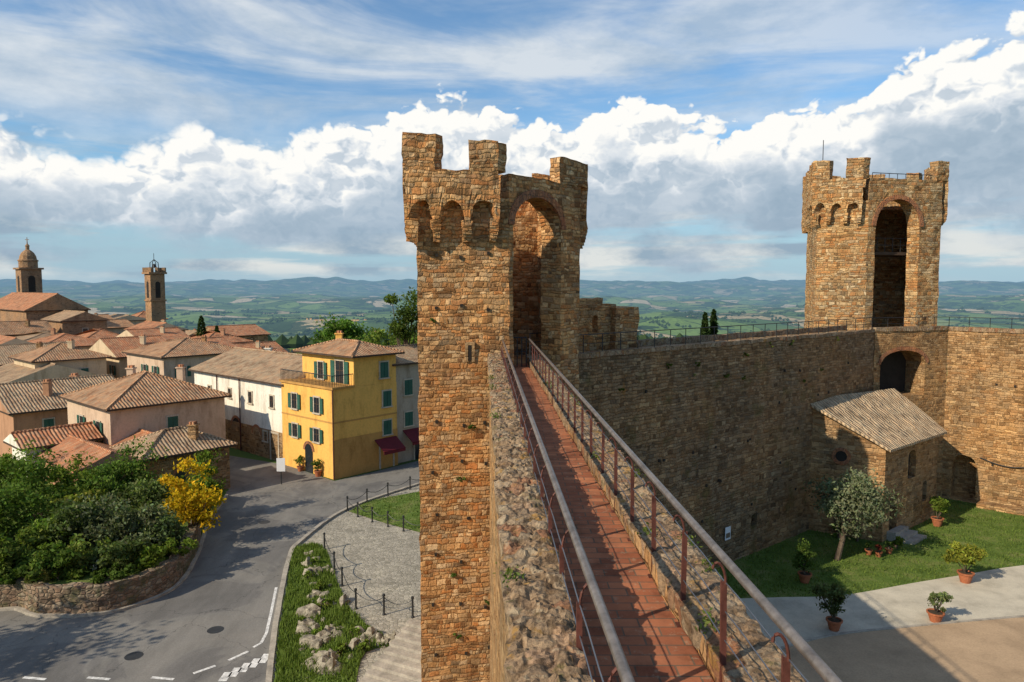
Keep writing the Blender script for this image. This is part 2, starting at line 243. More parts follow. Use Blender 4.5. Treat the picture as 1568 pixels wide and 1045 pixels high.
# ================= mesh builder =================
class MB:
    def __init__(s): s.v=[];s.f=[];s.m=[]
    def add(s,vs,fs,mat=0):
        b=len(s.v); s.v.extend([tuple(q) for q in vs]); s.f.extend([tuple(i+b for i in f) for f in fs]); s.m.extend([mat]*len(fs)); return s
    def box(s,o,ex,ey,ez,mat=0):
        o=Vector(o);ex=Vector(ex);ey=Vector(ey);ez=Vector(ez)
        if ex.cross(ey).dot(ez)<0: ex,ey=ey,ex
        vs=[o,o+ex,o+ex+ey,o+ey,o+ez,o+ex+ez,o+ex+ey+ez,o+ey+ez]
        return s.add(vs,[(3,2,1,0),(4,5,6,7),(0,1,5,4),(1,2,6,5),(2,3,7,6),(3,0,4,7)],mat)
    def prism(s,pts,z0,z1,mat=0,top=None):
        n=len(pts); vs=[(x,y,z0) for x,y in pts]+[(x,y,z1) for x,y in pts]
        s.add(vs,[(i,(i+1)%n,n+(i+1)%n,n+i) for i in range(n)],mat); s.add(vs,[tuple(range(n,2*n)),tuple(range(n-1,-1,-1))],mat if top is None else top); return s
    def tube(s,pts,r,n=8,mat=0):
        pts=[Vector(p) for p in pts]; k=len(pts); rr=r if isinstance(r,(list,tuple)) else [r]*k; vs=[];fs=[]
        for i,p in enumerate(pts):
            d=(pts[min(i+1,k-1)]-pts[max(i-1,0)]).normalized(); up=Vector((0,0,1)) if abs(d.z)<.9 else Vector((1,0,0))
            a=d.cross(up).normalized(); b=a.cross(d)
            for j in range(n):
                w=2*math.pi*j/n; vs.append(p+(a*math.cos(w)+b*math.sin(w))*rr[i])
        for i in range(k-1):
            for j in range(n): fs.append((i*n+j,i*n+(j+1)%n,(i+1)*n+(j+1)%n,(i+1)*n+j))
        fs.append(tuple(range(n-1,-1,-1))); fs.append(tuple((k-1)*n+j for j in range(n))); return s.add(vs,fs,mat)
    def lathe(s,c,prof,n=16,mat=0):
        vs=[];fs=[]
        for r,z in prof:
            for j in range(n): w=2*math.pi*j/n; vs.append((c[0]+r*math.cos(w),c[1]+r*math.sin(w),c[2]+z))
        for i in range(len(prof)-1):
            for j in range(n): fs.append((i*n+j,i*n+(j+1)%n,(i+1)*n+(j+1)%n,(i+1)*n+j))
        fs.append(tuple((len(prof)-1)*n+j for j in range(n))); return s.add(vs,fs,mat)
    def panel(s,p0,p1,q0,q1,z0,z1,ds=.35,dz=.35,zb=None,zt=None,mat=0):
        p0=Vector(p0).to_2d();p1=Vector(p1).to_2d();q0=Vector(q0).to_2d();q1=Vector(q1).to_2d(); Ln=(p1-p0).length
        ns=max(1,int(round(Ln/ds))); nz=max(1,int(round((z1-z0)/dz))); vs=[];fs=[]
        for A,B in ((p0,p1),(q0,q1)):
            for i in range(ns+1):
                tt=i/ns; P=A.lerp(B,tt); b=zb(tt*Ln) if zb else z0; tp=zt(tt*Ln) if zt else z1
                for j in range(nz+1): vs.append((P.x,P.y,b+(tp-b)*j/nz))
        f=lambda i,j:i*(nz+1)+j; K=(ns+1)*(nz+1); g=lambda i,j:K+i*(nz+1)+j
        for i in range(ns):
            for j in range(nz):
                fs.append((f(i,j),f(i+1,j),f(i+1,j+1),f(i,j+1))); fs.append((g(i+1,j),g(i,j),g(i,j+1),g(i+1,j+1)))
            fs.append((f(i,nz),f(i+1,nz),g(i+1,nz),g(i,nz))); fs.append((f(i+1,0),f(i,0),g(i,0),g(i+1,0)))
        for j in range(nz):
            fs.append((g(0,j),f(0,j),f(0,j+1),g(0,j+1))); fs.append((f(ns,j),g(ns,j),g(ns,j+1),f(ns,j+1)))
        return s.add(vs,fs,mat)
    def wall(s,p0,p1,z0,z1,th,ops=(),ds=.5,dz=.5,mat=0,back=None,zt=None,bd=.7):
        p0=Vector(p0);p1=Vector(p1);L=(p1-p0).length;d=(p1-p0)/L;n=Vector((d.y,-d.x))
        P=lambda x:p0+d*x; Q=lambda x:p0+d*x-n*th; x=0
        def seg(a,b,za,zb_,**k):
            if b-a>.01 and zb_-za>.01: s.panel(P(a),P(b),Q(a),Q(b),za,zb_,ds,dz,mat=mat,**k)
        for (a,b,zb0,zs,rise) in sorted(ops):
            seg(x,a,z0,z1); seg(a,b,z0,zb0); w=b-a
            s.panel(P(a),P(b),Q(a),Q(b),zs,z1,min(ds,w/8),dz,zb=lambda q,w=w,zs=zs,rise=rise: zs+rise*math.sqrt(max(0,1-(2*q/w-1)**2)),mat=mat)
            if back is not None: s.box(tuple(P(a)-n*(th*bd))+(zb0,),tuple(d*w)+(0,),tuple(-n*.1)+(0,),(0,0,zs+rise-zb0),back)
            x=b
        seg(x,L,z0,z1); return s
    def obj(s,name,mats,parent=None,disp=0,dsc=1.5,smooth=False):
        me=bpy.data.meshes.new(name); me.from_pydata(s.v,[],s.f); me.update()
        for k in mats: me.materials.append(M[k])
        me.polygons.foreach_set('material_index',s.m)
        auto_uv(me)
        if disp:
            for v in me.vertices:
                q=noise.noise_vector(v.co*dsc)*disp+noise.noise_vector(v.co*dsc*3.1)*disp*.6; v.co=v.co+q
        if smooth: me.polygons.foreach_set('use_smooth',[True]*len(me.polygons))
        me.update(); ob=bpy.data.objects.new(name,me); COL.objects.link(ob)
        if parent: ob.parent=parent
        return ob
def auto_uv(me):
    nl=len(me.loops); npol=len(me.polygons)
    if npol==0: return
    co=np.empty(len(me.vertices)*3); me.vertices.foreach_get('co',co); co=co.reshape(-1,3)
    no=np.empty(npol*3); me.polygons.foreach_get('normal',no); no=no.reshape(-1,3)
    lt=np.empty(npol,int); me.polygons.foreach_get('loop_total',lt)
    vi=np.empty(nl,int); me.loops.foreach_get('vertex_index',vi); pi=np.repeat(np.arange(npol),lt)
    no=np.round(no,3); flat=np.abs(no[:,2])>.97
    t=np.stack([-no[:,1],no[:,0],np.zeros(npol)],1); l=np.linalg.norm(t,axis=1); l[l==0]=1; t/=l[:,None]
    b=np.cross(no,t); t[flat]=(1,0,0); b[flat]=(0,1,0)
    p=co[vi]; uv=np.stack([(p*t[pi]).sum(1),(p*b[pi]).sum(1)],1)
    lay=me.uv_layers.new(name='UVMap'); lay.data.foreach_set('uv',uv.astype(np.float32).ravel())
def empty(name,loc=(0,0,0)):
    e=bpy.data.objects.new(name,None); COL.objects.link(e); return e
def sheet(name,pts,z,mat):
    b=MB(); pts=[tuple(p) for p in pts]
    ar=sum(pts[i][0]*pts[(i+1)%len(pts)][1]-pts[(i+1)%len(pts)][0]*pts[i][1] for i in range(len(pts)))
    if ar<0: pts=pts[::-1]
    b.add([(x,y,z) for x,y in pts],[tuple(range(len(pts)))]); return b.obj(name,[mat])
def smoothpts(pts,k=5):
    out=[]; n=len(pts)
    for i in range(n-1):
        p0=Vector(pts[max(i-1,0)]);p1=Vector(pts[i]);p2=Vector(pts[i+1]);p3=Vector(pts[min(i+2,n-1)])
        for j in range(k):
            t=j/k; out.append(tuple(.5*((2*p1)+(p2-p0)*t+(2*p0-5*p1+4*p2-p3)*t*t+(3*p1-p0-3*p2+p3)*t**3)))
    out.append(tuple(pts[-1])); return out
def strip(name,pts,w,z0,z1,mat,disp=0):
    b=MB(); pts=[Vector(p) for p in pts]; ofs=[]
    for i,p in enumerate(pts):
        d=(pts[min(i+1,len(pts)-1)]-pts[max(0,i-1)]).normalized(); ofs.append(p+Vector((-d.y,d.x))*w)
    for i in range(len(pts)-1): b.panel(pts[i],pts[i+1],ofs[i],ofs[i+1],z0,z1,.4,.3)
    return b.obj(name,[mat],disp=disp)
def offset(poly,ds):
    n=len(poly); out=[]
    for i in range(n):
        a=Vector(poly[i-1]);b=Vector(poly[i]);c=Vector(poly[(i+1)%n])
        d1=(b-a).normalized();d2=(c-b).normalized();n1=Vector((d1.y,-d1.x));n2=Vector((d2.y,-d2.x))
        p1=b+n1*ds[i-1];p2=b+n2*ds[i]; cr=d1.x*d2.y-d1.y*d2.x; w=p2-p1; t=(w.x*d2.y-w.y*d2.x)/cr; out.append(p1+d1*t)
    return out
# ================= castle towers =================
def tower(name,poly,z0,zf,zsp,zcr,ztop,arch,mat,merl,oh=.38,bays=None,plat=True):
    poly=[Vector(p) for p in poly]; n=len(poly); e=empty(name)
    inn=offset(poly,[-.75]*n); b=MB(); zb=zsp+.75
    for i in range(n):
        p0,p1,q0,q1=poly[i],poly[(i+1)%n],inn[i],inn[(i+1)%n]
        if i==1:
            L=(p1-p0).length; s1,s2,spr,rise=arch
            if zf-.02>z0+.1: b.panel(p0,p1,q0,q1,z0,zf-.02,.4,.4)
            b.panel(p0,p0.lerp(p1,s1),q0,q0.lerp(q1,s1),zf-.02,zcr,.3,.35); b.panel(p0.lerp(p1,s2),p1,q0.lerp(q1,s2),q1,zf-.02,zcr,.3,.35)
            w=(s2-s1)*L
            b.panel(p0.lerp(p1,s1),p0.lerp(p1,s2),q0.lerp(q1,s1),q0.lerp(q1,s2),spr,zcr,w/16,.35,zb=lambda q:spr+rise*math.sqrt(max(0,1-(2*q/w-1)**2)))
        else: b.panel(p0,p1,q0,q1,z0,zb,.25,.25)
    b.prism([tuple(p) for p in inn],zf-.6,zf+.02)
    if plat: b.prism([tuple(p) for p in inn],zcr-.75,zcr-.5)
    b.obj('shaft',[mat],e,disp=.055)
    ds=[oh]*n; ds[1]=.03; out=offset(poly,ds); oin=offset(out,[-.42]*n); b=MB()
    for i in range(n):
        p0,p1,q0,q1=out[i],out[(i+1)%n],oin[i],oin[(i+1)%n]; L=(p1-p0).length
        if i!=1:
            nb=max(2,int(round(L/1.12))) if not bays or i not in bays else bays[i]; w=L/nb
            def zz(q,w=w):
                u=(q%w)/w; u=min(u,1-u)*2
                return zsp+.0 if u<.28 else zsp+.12+.5*math.sqrt(max(0,1-(1-(u-.28)/.72)**2))
            b.panel(p0,p1,q0,q1,zsp,zcr,w/14,.3,zb=zz)
            d=(p1-p0).normalized(); nn=Vector((d.y,-d.x))
            for k in range(nb+1):
                c=p0+d*min(max(k*w,.16),L-.16)
                for q_ in range(6):
                    za=.12*(q_+1); dd=(oh+.01)*math.sqrt(max(0.05,1-(q_/6.2)**2)); hw=.15-.008*q_
                    o=c-d*hw-nn*(oh+.05); b.box(tuple(o)+(zsp-za,),tuple(d*hw*2)+(0,),tuple(nn*(dd+.03))+(0,),(0,0,.1215))
        for (ei,t0,t1,dz) in merl:
            if ei==i: b.panel(p0.lerp(p1,t0),p0.lerp(p1,t1),q0.lerp(q1,t0),q0.lerp(q1,t1),zcr-.01,ztop+dz,.16,.16)
    b.obj('battlement',[mat],e,disp=.075)
    p0,p1=poly[1],poly[2]; L=(p1-p0).length; d=(p1-p0)/L; nn=Vector((d.y,-d.x)); s1,s2,spr,rise=arch; c=(s1+s2)/2*L; r=(s2-s1)*L/2; b=MB(); K=28
    vs=[]
    for k in range(K+1):
        a=math.pi*k/K
        for rr,zz2,of in ((r,rise,.06),(r+.28,rise+.28,.06),(r,rise,-.3),(r+.28,rise+.28,-.3)):
            P=p0+d*(c-rr*math.cos(a))+nn*of; vs.append((P.x,P.y,spr+zz2*math.sin(a)))
    fs=[]
    for k in range(K):
        o=k*4; fs+= [(o,o+4,o+5,o+1),(o+1,o+5,o+7,o+3),(o+2,o+6,o+4,o)]
    b.add(vs,fs); b.obj('arch_ring',['brick'],e)
    return e
TA=(-3.12,23.8);TB=(-.09,24.3);TC=(2.58,27.5);TD=(1.6,31.2);TE=(-3.5,29.6)
lt=tower('castle_tower',[TA,TB,TC,TD,TE],-1,11.22,16.2,17.8,18.8,(.05,.70,16.1,1.02),'tower',
  [(0,0,.33,.12),(0,.68,1,-.05),(1,0,.07,-.1),(1,.66,1,-.1),(2,0,.25,-.1),(2,.6,.85,-.1),(3,.0,.15,0),(3,.32,.5,-.1),(3,.72,.85,-.1),(4,0,.15,0),(4,.4,.6,-.1),(4,.9,1,.1)],bays={0:3},plat=False)
b=MB(); ab=(Vector(TB)-Vector(TA)); AL=ab.length; ab/=AL; an=Vector((ab.y,-ab.x))
def onab(s,z,w,h,of,mat,bb,th=.12):
    o=Vector(TA)+ab*(s-w/2)+an*(of-th); bb.box(tuple(o)+(z,),tuple(ab*w)+(0,),tuple(an*th)+(0,),(0,0,h),mat)
onab(1.72,11.55,.11,.5,.07,0,b)
onab(1.61,11.5,.09,.58,.085,1,b);onab(1.83,11.5,.09,.58,.085,1,b);onab(1.72,12.06,.32,.1,.087,1,b)
for z_ in (1.5,3.1,4.7,6.3,7.9,9.5,13.3,14.9):
    for s_ in (.55,1.5,2.35):
        onab(s_+random.uniform(-.15,.15),z_+random.uniform(-.25,.25),.09,.1,.055,0,b)  # small raised dark blocks, the shade of putlog holes in their colour
b.obj('slit_window',['dark','housestone'],lt)
rt=tower('castle_tower',[(20.0,47.5),(22.6,46.0),(28.0,47.3),(29.,52.),(22.,54.)],10.4,11.22,18.75,20.9,22.15,(.10,.70,17.9,1.7),'tower2',
  [(0,0,.33,0),(0,.66,1,0),(1,0,.07,0),(1,.86,1,0),(2,0,.2,0),(2,.5,.7,0),(3,.0,.1,0),(3,.3,.5,0),(3,.7,.85,0),(4,0,.1,0),(4,.3,.45,0),(4,.65,.8,0),(4,.92,1,0)],bays={0:3})
b=MB(); q0=Vector((23.3,47.2)); q1=Vector((27.4,48.2))
b.box((22.9,47.0,16.1),(4.6,1.1,0),(-.6,2.4,0),(0,0,.2),1)
for z in (16.75,17.2): b.tube([tuple(q0)+(z,),tuple(q1)+(z,)],.03,6)
for k in range(8):
    p=q0.lerp(q1,k/7); b.tube([tuple(p)+(16.1,),tuple(p)+(17.2,)],.025,6)
b.obj('platform_railing',['iron','wood'],rt)
b=MB(); b.tube([(20.4,47.9,20.5),(20.4,47.9,23.6)],.025,6); b.obj('lightning_rod',['iron'],rt)
b=MB()
for a,c in (((22.9,46.3),(27.8,47.5)),): b.tube([a+(21.25,),c+(21.25,)],.025,6); [b.tube([tuple(Vector(a).lerp(Vector(c),k/8))+(20.7,),tuple(Vector(a).lerp(Vector(c),k/8))+(21.25,)],.02,5) for k in range(9)]
b.obj('parapet_rail',['iron'],rt)
b=MB(); b.prism([(20.0,47.5),(20.6,47.1),(23.0,47.9),(28.4,49.6),(29,52),(22,54)],-1,10.5); b.obj('tower_base',['tower2'],rt)
# ================= near wall with walkway =================
D=Vector((-.04,1)).normalized(); N=Vector((D.y,-D.x))
def Lc(u,v): p=N*u+D*v; return (p.x,p.y)
nw=empty('castle_wall_walkway')
b=MB(); b.panel(Lc(.2,24.0),Lc(.2,-4),Lc(.6,24.0),Lc(.6,-4),-1,11.68,.4,.4)
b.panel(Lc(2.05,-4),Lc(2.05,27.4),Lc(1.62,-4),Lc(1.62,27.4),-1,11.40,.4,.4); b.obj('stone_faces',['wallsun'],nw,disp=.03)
b=MB(); b.prism([Lc(.6,-4),Lc(1.63,-4),Lc(1.63,27.3),Lc(.6,27.3)],10.5,11.22); b.obj('brick_floor',['floor'],nw)
def coping(u0,u1,v0,v1,z,amp,seed,name,parent,sc):
    nu=18; nv=int((v1-v0)/.03); vs=[];fs=[]
    for j in range(nv+1):
        v=v0+(v1-v0)*j/nv
        wl=.04*noise.noise(Vector((v*1.7,seed,0)))+.045*noise.noise(Vector((v*6,seed,4))); wr=.04*noise.noise(Vector((v*1.7,seed+9,0)))+.045*noise.noise(Vector((v*6,seed+5,0)))
        for i in range(nu+3):
            if i==0: u=u0-.01+wl; zz=z-.22
            elif i==nu+2: u=u1+.01+wr; zz=z-.22
            else:
                k=(i-1)/nu; u=u0-.03+wl+(u1-u0+.06+wr-wl)*k
                P=Vector((u*1.0+.10*noise.noise(Vector((u*4,v*4,seed))),v+.10*noise.noise(Vector((u*4,v*4,seed+3))),seed))
                dd,pp=noise.voronoi(P*sc); ed=min(1,(dd[1]-dd[0])*4)
                cellh=noise.cell(pp[0]*9.7)*.5+.5
                zz=z+amp*(ed**.5*(.35+.9*cellh)-.5)+.022*noise.noise(Vector((u*17,v*17,seed)))+.012*noise.noise(Vector((u*38,v*38,seed)))+.06*noise.noise(Vector((u*.9,v*.8,seed+2)))-.07*max(0,abs(k-.5)*2-.7)
            p=Lc(u,v); vs.append((p[0],p[1],zz))
    W=nu+3
    for j in range(nv):
        for i in range(W-1): fs.append((j*W+i,j*W+i+1,(j+1)*W+i+1,(j+1)*W+i))
    m_=MB(); m_.add(vs,fs); m_.obj(name,['coping'],parent)
coping(.18,.60,-1,24.1,11.78,.045,1.3,'rubble_coping',nw,6.); coping(1.63,2.07,-1,27.2,11.47,.022,7.7,'low_parapet_coping',nw,4.)
# small plants rooted in the coping
for k in range(16):
    v_=random.uniform(4,23); u_=random.choice((.2,.58,1.68,2.03)); p_=Lc(u_,v_); tp=[]
    n_=60; d_=R.normal(size=(n_,3))*np.array([.045,.06,.03]); P_=np.array([p_[0],p_[1],11.83 if u_<1 else 11.5])+d_
    me_=None
    globals().setdefault('TUFT',[]).append(P_)
def railing(name,u,v0,v1,side,top='galv'):
    e=empty(name); b=MB(); pts=[Lc(u,v0+(v1-v0)*k/24)+(12.22,) for k in range(25)]; b.tube(pts,.03,12); o=b.obj('handrail',[top],e,smooth=True)
    b=MB(); v=v0+.35
    while v<v1:
        p=Vector(Lc(u+side*.05,v)); 
        dx=random.uniform(-.012,.012)
        b.box((p.x-.018,p.y-.005,11.1),(.036,0,0),(0,.01,0),(dx,0,.92)); b.box((p.x-.018,p.y,11.1),(.007,0,0),(0,.032,0),(dx,0,.92))
        b.box((p.x-.05,p.y-.02,11.2),(.1,0,0),(0,.08,0),(0,0,.03))
        hk=[]
        for k in range(9):
            a=math.pi*k/8*1.0; q=Lc(u+side*.05-side*(.045-.045*math.cos(a)),v); hk.append(q+(12.0+.09*math.sin(a)+.11*(k/8),))
        b.tube(hk,.010,6); v+=1.0
    b.obj('posts',['rust'],e); b=MB()
    for z in (11.42,11.62,11.82,12.02):
        b.tube([Lc(u+side*.05,v0+(v1-v0)*k/60)+(z-.012*math.sin(k*1.3)**2,) for k in range(61)],.005,5)
    b.obj('cables',['wire'],e); return e
railing('walkway_railing',1.58,.3,24.6,1); railing('walkway_railing',.65,-1,24.0,-1)
# ================= main curtain wall etc =================
W0=Vector((1.0,27.3)); W1=Vector((22.95,45.35)); wd=(W1-W0).normalized(); wn=Vector((wd.y,-wd.x)); WL=(W1-W0).length
cw=empty('castle_curtain_wall'); b=MB()
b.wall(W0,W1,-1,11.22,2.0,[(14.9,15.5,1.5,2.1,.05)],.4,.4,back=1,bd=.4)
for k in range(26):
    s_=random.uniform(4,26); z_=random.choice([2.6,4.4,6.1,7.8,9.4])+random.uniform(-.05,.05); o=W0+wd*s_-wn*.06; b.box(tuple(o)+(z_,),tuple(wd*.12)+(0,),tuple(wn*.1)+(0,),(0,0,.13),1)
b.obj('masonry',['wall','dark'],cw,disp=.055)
b=MB(); o=W0-wn*1.7; b.panel(o,o+wd*WL,o-wn*.35,o+wd*WL-wn*.35,11.2,11.5,.4,.3); b.panel(W0+wn*.04,W1+wn*.04,W0-wn*.45,W1-wn*.45,11.15,11.34,.3,.2); b.obj('coping',['coping'],cw,disp=.05)
def rail2(name,pts,z,h=.75,step=1.1,parent=None,mid=2):
    e=parent or empty(name); b=MB()
    for a,c in zip(pts[:-1],pts[1:]):
        a=Vector(a);c=Vector(c);L=(c-a).length
        for k in range(mid): b.tube([tuple(a)+(z+h*(k+1)/mid,),tuple(c)+(z+h*(k+1)/mid,)],.022 if k==mid-1 else .012,6)
        n=int(L/step)
        for k in range(n+1):
            p=a.lerp(c,k/max(1,n)); b.tube([tuple(p)+(z-.1,),tuple(p)+(z+h,)],.02,5)
    b.obj('rails',['iron'],e); return e
rail2('wall_top_railing',[W0+wd*1.5-wn*.2,W1-wn*.2],11.32)
rail2('gate_railing',[Lc(1.6,24.6),Lc(1.75,27.0),W0+wd*1.6-wn*.3],11.25,1.0,.8,mid=3)
rail2('gate_railing',[Lc(.7,24.9),Lc(1.5,25.0)],11.25,1.0,.16,mid=2)
e=empty('ruined_turret_wall'); b=MB()
b.wall((2.7,30.2),(4.6,31.6),9,13.25,.6,[(.9,1.25,12.0,12.7,.1)],.25,.25); b.wall((4.5,31.1),(5.6,31.9),9,13.1,1.6,[],.25,.25); b.wall((2.9,31.0),(4.0,31.6),13.2,13.5,.5,[],.25,.25)
b.obj('masonry',['tower'],e,disp=.08)
# arch section + W2
e=empty('castle_gate_wall'); b=MB(); a0=Vector((22.95,45.3)); a1=Vector((28.6,47.0))
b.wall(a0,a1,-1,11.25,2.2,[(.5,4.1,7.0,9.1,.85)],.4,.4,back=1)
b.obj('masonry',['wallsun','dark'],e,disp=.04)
b=MB(); d=(a1-a0).normalized(); nn=Vector((d.y,-d.x)); K=20; vs=[]
for k in range(K+1):
    a=math.pi*k/K
    for rr,zz in ((1.8,.85),(2.05,1.12)):
        P=a0+d*(2.3-rr*math.cos(a))+nn*.055; vs.append((P.x,P.y,9.1+zz*math.sin(a)))
b.add(vs,[(2*k,2*k+2,2*k+3,2*k+1) for k in range(K)]); b.obj('arch_ring',['brick'],e)
b=MB(); b.panel(a0+nn*.07,a1+nn*.07,a0-nn*.5,a1-nn*.5,11.2,11.45,.4,.2); b.obj('coping',['coping'],e,disp=.03)
e=empty('castle_inner_wall'); b=MB(); w20=Vector((28.6,47.0)); w21=Vector((45,31.2)); wd2=(w21-w20).normalized(); wn2=Vector((wd2.y,-wd2.x))
b.wall(w20,w21,-1,11.2,1.8,[(.55,1.95,0.1,2.4,.7)],.4,.4,back=0,bd=.5); 
for k in range(10):
    s_=random.uniform(1.5,16); z_=random.choice([2.6,4.4,6.1,7.8]); o=w20+wd2*s_-wn2*.06; b.box(tuple(o)+(z_,),tuple(wd2*.12)+(0,),tuple(wn2*.1)+(0,),(0,0,.13),1)
b.obj('masonry',['wallsun','dark'],e,disp=.055)
b=MB(); b.panel(w20+wn2*.05,w21+wn2*.05,w20-wn2*.5,w21-wn2*.5,11.15,11.42,.4,.2); b.obj('coping',['coping'],e,disp=.04)
b=MB(); b.panel(w20+wd2*2.2+wn2*.9,w21+wn2*.9,w20+wd2*2.2,w21,-.2,.28,.5,.3); b.obj('flower_bed_kerb',['wallsun'],e,disp=.03)
b=MB(); c_=[(s_,3.1-.35*math.sin(math.pi*(s_-2.1)/3.2)) for s_ in [2.1+.32*k for k in range(11)]]; b.tube([tuple(w20+wd2*s_+wn2*.12)+(z_,) for s_,z_ in c_],.03,5); b.obj('hanging_cable',['iron'],e)
rail2('inner_wall_railing',[a0-nn*.3,w20-wn2*.1,w21-wn2*.2],11.3)
# hut
e=empty('stone_outbuilding'); b=MB(); HC=Vector((20.35,38.55)); hd=wd; hl=(Vector((16.9,40.75))-HC); hll=hl.length; hl=hl/hll; HR=HC+hd*7.2
pL=HC+hl*(hll-.02)
b.panel(pL,HC,pL+hd*.5,HC+hd*.5,-1,5.35,.35,.35,zt=lambda q:7.55-(7.55-5.35)*q/hll)
b.wall(HC,HR,-1,5.3,.5,[(.8,1.75,0,2.3,.1),(3.0,4.1,3.0,4.2,.45),(5.2,5.8,1.3,2.4,.1)],.35,.35,back=1)
b.panel(HR,HR+hl*3.0,HR-hd*.5,HR+hl*3.0-hd*.5,-1,5.3,.35,.35,zt=lambda q:5.3+1.6*q/3.0)
b.obj('walls',['housestone','dark'],e,disp=.03)
b=MB(); c0=HC-hl*.35-hd*.3; c1=HR-hl*.35+hd*.35; c2=Vector((24.5,45.65)); c3=HC+hl*(hll+.1)-hd*.3
nu_,nv_=20,10; z4=(5.25,5.25,7.55,7.6); vs=[]
for dzz in (0,-.13):
    for i in range(nu_+1):
        for j in range(nv_+1):
            a=i/nu_;c=j/nv_; P=c0*(1-a)*(1-c)+c1*a*(1-c)+c2*a*c+c3*(1-a)*c; z=z4[0]*(1-a)*(1-c)+z4[1]*a*(1-c)+z4[2]*a*c+z4[3]*(1-a)*c
            vs.append((P.x,P.y,z+dzz+.03*noise.noise(Vector((P.x,P.y,0))*1.3)))
W=nv_+1; K=(nu_+1)*W; fs=[]
for i in range(nu_):
    for j in range(nv_): o=i*W+j; fs.append((o,o+W,o+W+1,o+1)); fs.append((K+o+1,K+o+W+1,K+o+W,K+o))
for i in range(nu_): o=i*W; fs.append((K+o,K+o+W,o+W,o))
for j in range(nv_): fs.append((K+j+1,K+j,j,j+1)); o=nu_*W+j; fs.append((o+1,o,K+o,K+o+1))
b.add(vs,fs); b.obj('roof',['rooflich'],e)
b=MB(); oc=HC+hl*2.2; hn=Vector((hl.y,-hl.x)); hn=hn if hn.dot(-hd)>0 else -hn
for ring,(r0,r1,of,mt) in enumerate(((0.0,.30,.07,1),(.30,.50,.10,0))):
    vs=[];K=24
    for k in range(K):
        a=2*math.pi*k/K
        for r in (r0,r1): P=oc+hl*(r*math.cos(a))+hn*of; vs.append((P.x,P.y,4.55+r*math.sin(a)))
    b.add(vs,[(2*k,2*((k+1)%K),2*((k+1)%K)+1,2*k+1) for k in range(K)],mt)
b.obj('round_window',['brick','dark'],e)
b=MB()
for k in range(3): 
    o=HC+hd*.5-hl*(.45*(3-k)); b.box(tuple(o)+(-.1,),tuple(hd*1.7)+(0,),tuple(hl*(.45*(3-k)))+(0,),(0,0,.1+.17*(k+1)))
b.obj('door_steps',['kerb'],e,disp=.01)
b=MB(); P=Vector(G(1108,868)); P=W0+wd*((P-W0).dot(wd))+wn*.1; b.box(tuple(P)+(1.35,),tuple(wd*.45)+(0,),tuple(wn*.03)+(0,),(0,0,.65)); b.box(tuple(P+wd*.05+wn*.03)+(1.45,),tuple(wd*.35)+(0,),tuple(wn*.006)+(0,),(0,0,.25),1); b.obj('information_sign',['signw','galv'])

# ================= foliage =================
def leafmesh(name,pts,size,col,bright,parent=None):
    n=len(pts); t=R.normal(size=(n,3)); t/=np.linalg.norm(t,axis=1)[:,None]; u=R.normal(size=(n,3)); bb=np.cross(t,u); bb/=np.linalg.norm(bb,axis=1)[:,None]
    s=(size*R.uniform(.5,1.3,n))[:,None]; v=np.stack([pts+t*s,pts+bb*s*.5,pts-t*s,pts-bb*s*.5],1).reshape(-1,3)
    f=np.arange(4*n).reshape(n,4); me=bpy.data.meshes.new(name); me.from_pydata(v.tolist(),[],f.tolist()); me.materials.append(M['leaf'])
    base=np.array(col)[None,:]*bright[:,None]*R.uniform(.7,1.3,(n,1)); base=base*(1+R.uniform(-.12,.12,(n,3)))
    c=np.concatenate([base,np.ones((n,1))],1); c=np.repeat(c,4,0); a=me.color_attributes.new('Col','FLOAT_COLOR','POINT'); a.data.foreach_set('color',c.astype(np.float32).ravel())
    ob=bpy.data.objects.new(name,me); COL.objects.link(ob)
    if parent: ob.parent=parent
    return ob
leafmesh('coping_plants',np.concatenate(TUFT),.022,(.13,.16,.04),R.uniform(.7,1.2,16*60))
def crownpts(c,rad,nb,nl):
    c=np.array(c,float); rad=np.array(rad,float); P=[];B=[]; bc=[]
    for k in range(nb):
        d=R.normal(size=3); d/=np.linalg.norm(d); q=c+d*rad*R.uniform(.2,.92); br=min(rad)*R.uniform(.18,.48); m=int(nl/nb*R.uniform(.6,1.4))
        e=R.normal(size=(m,3)); e/=np.linalg.norm(e,axis=1)[:,None]; e=e*(R.uniform(0,1,(m,1))**.55)*br*np.array([1.15,1.15,.85])*R.uniform(.75,1.35,(m,1))
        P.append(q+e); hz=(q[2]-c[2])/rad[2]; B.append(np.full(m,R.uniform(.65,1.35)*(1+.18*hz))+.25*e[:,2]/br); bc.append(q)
    return np.concatenate(P),np.concatenate(B),bc
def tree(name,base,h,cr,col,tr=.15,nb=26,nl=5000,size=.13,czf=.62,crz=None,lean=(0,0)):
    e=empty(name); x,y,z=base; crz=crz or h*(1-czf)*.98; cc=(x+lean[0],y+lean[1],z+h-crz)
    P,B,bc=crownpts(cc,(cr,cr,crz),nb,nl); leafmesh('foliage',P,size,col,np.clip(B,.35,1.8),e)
    b=MB(); top=Vector((cc[0],cc[1],cc[2]+crz*.3)); bs_=Vector((x,y,z-.2)); mid=bs_.lerp(top,.45)+Vector((random.uniform(-.1,.1)*h*.3,random.uniform(-.1,.1)*h*.3,0))
    b.tube([bs_,bs_.lerp(mid,.5),mid,mid.lerp(top,.5),top],[tr*1.25,tr,tr*.8,tr*.5,tr*.2],8)
    for q in bc[:12]:
        q=Vector(q); s0=bs_.lerp(mid,random.uniform(.65,1)) ; b.tube([s0,s0.lerp(q,.5)+Vector((0,0,.15)),q],[tr*.5,tr*.3,tr*.1],6)
    b.obj('trunk',['bark'],e,disp=.02); return e
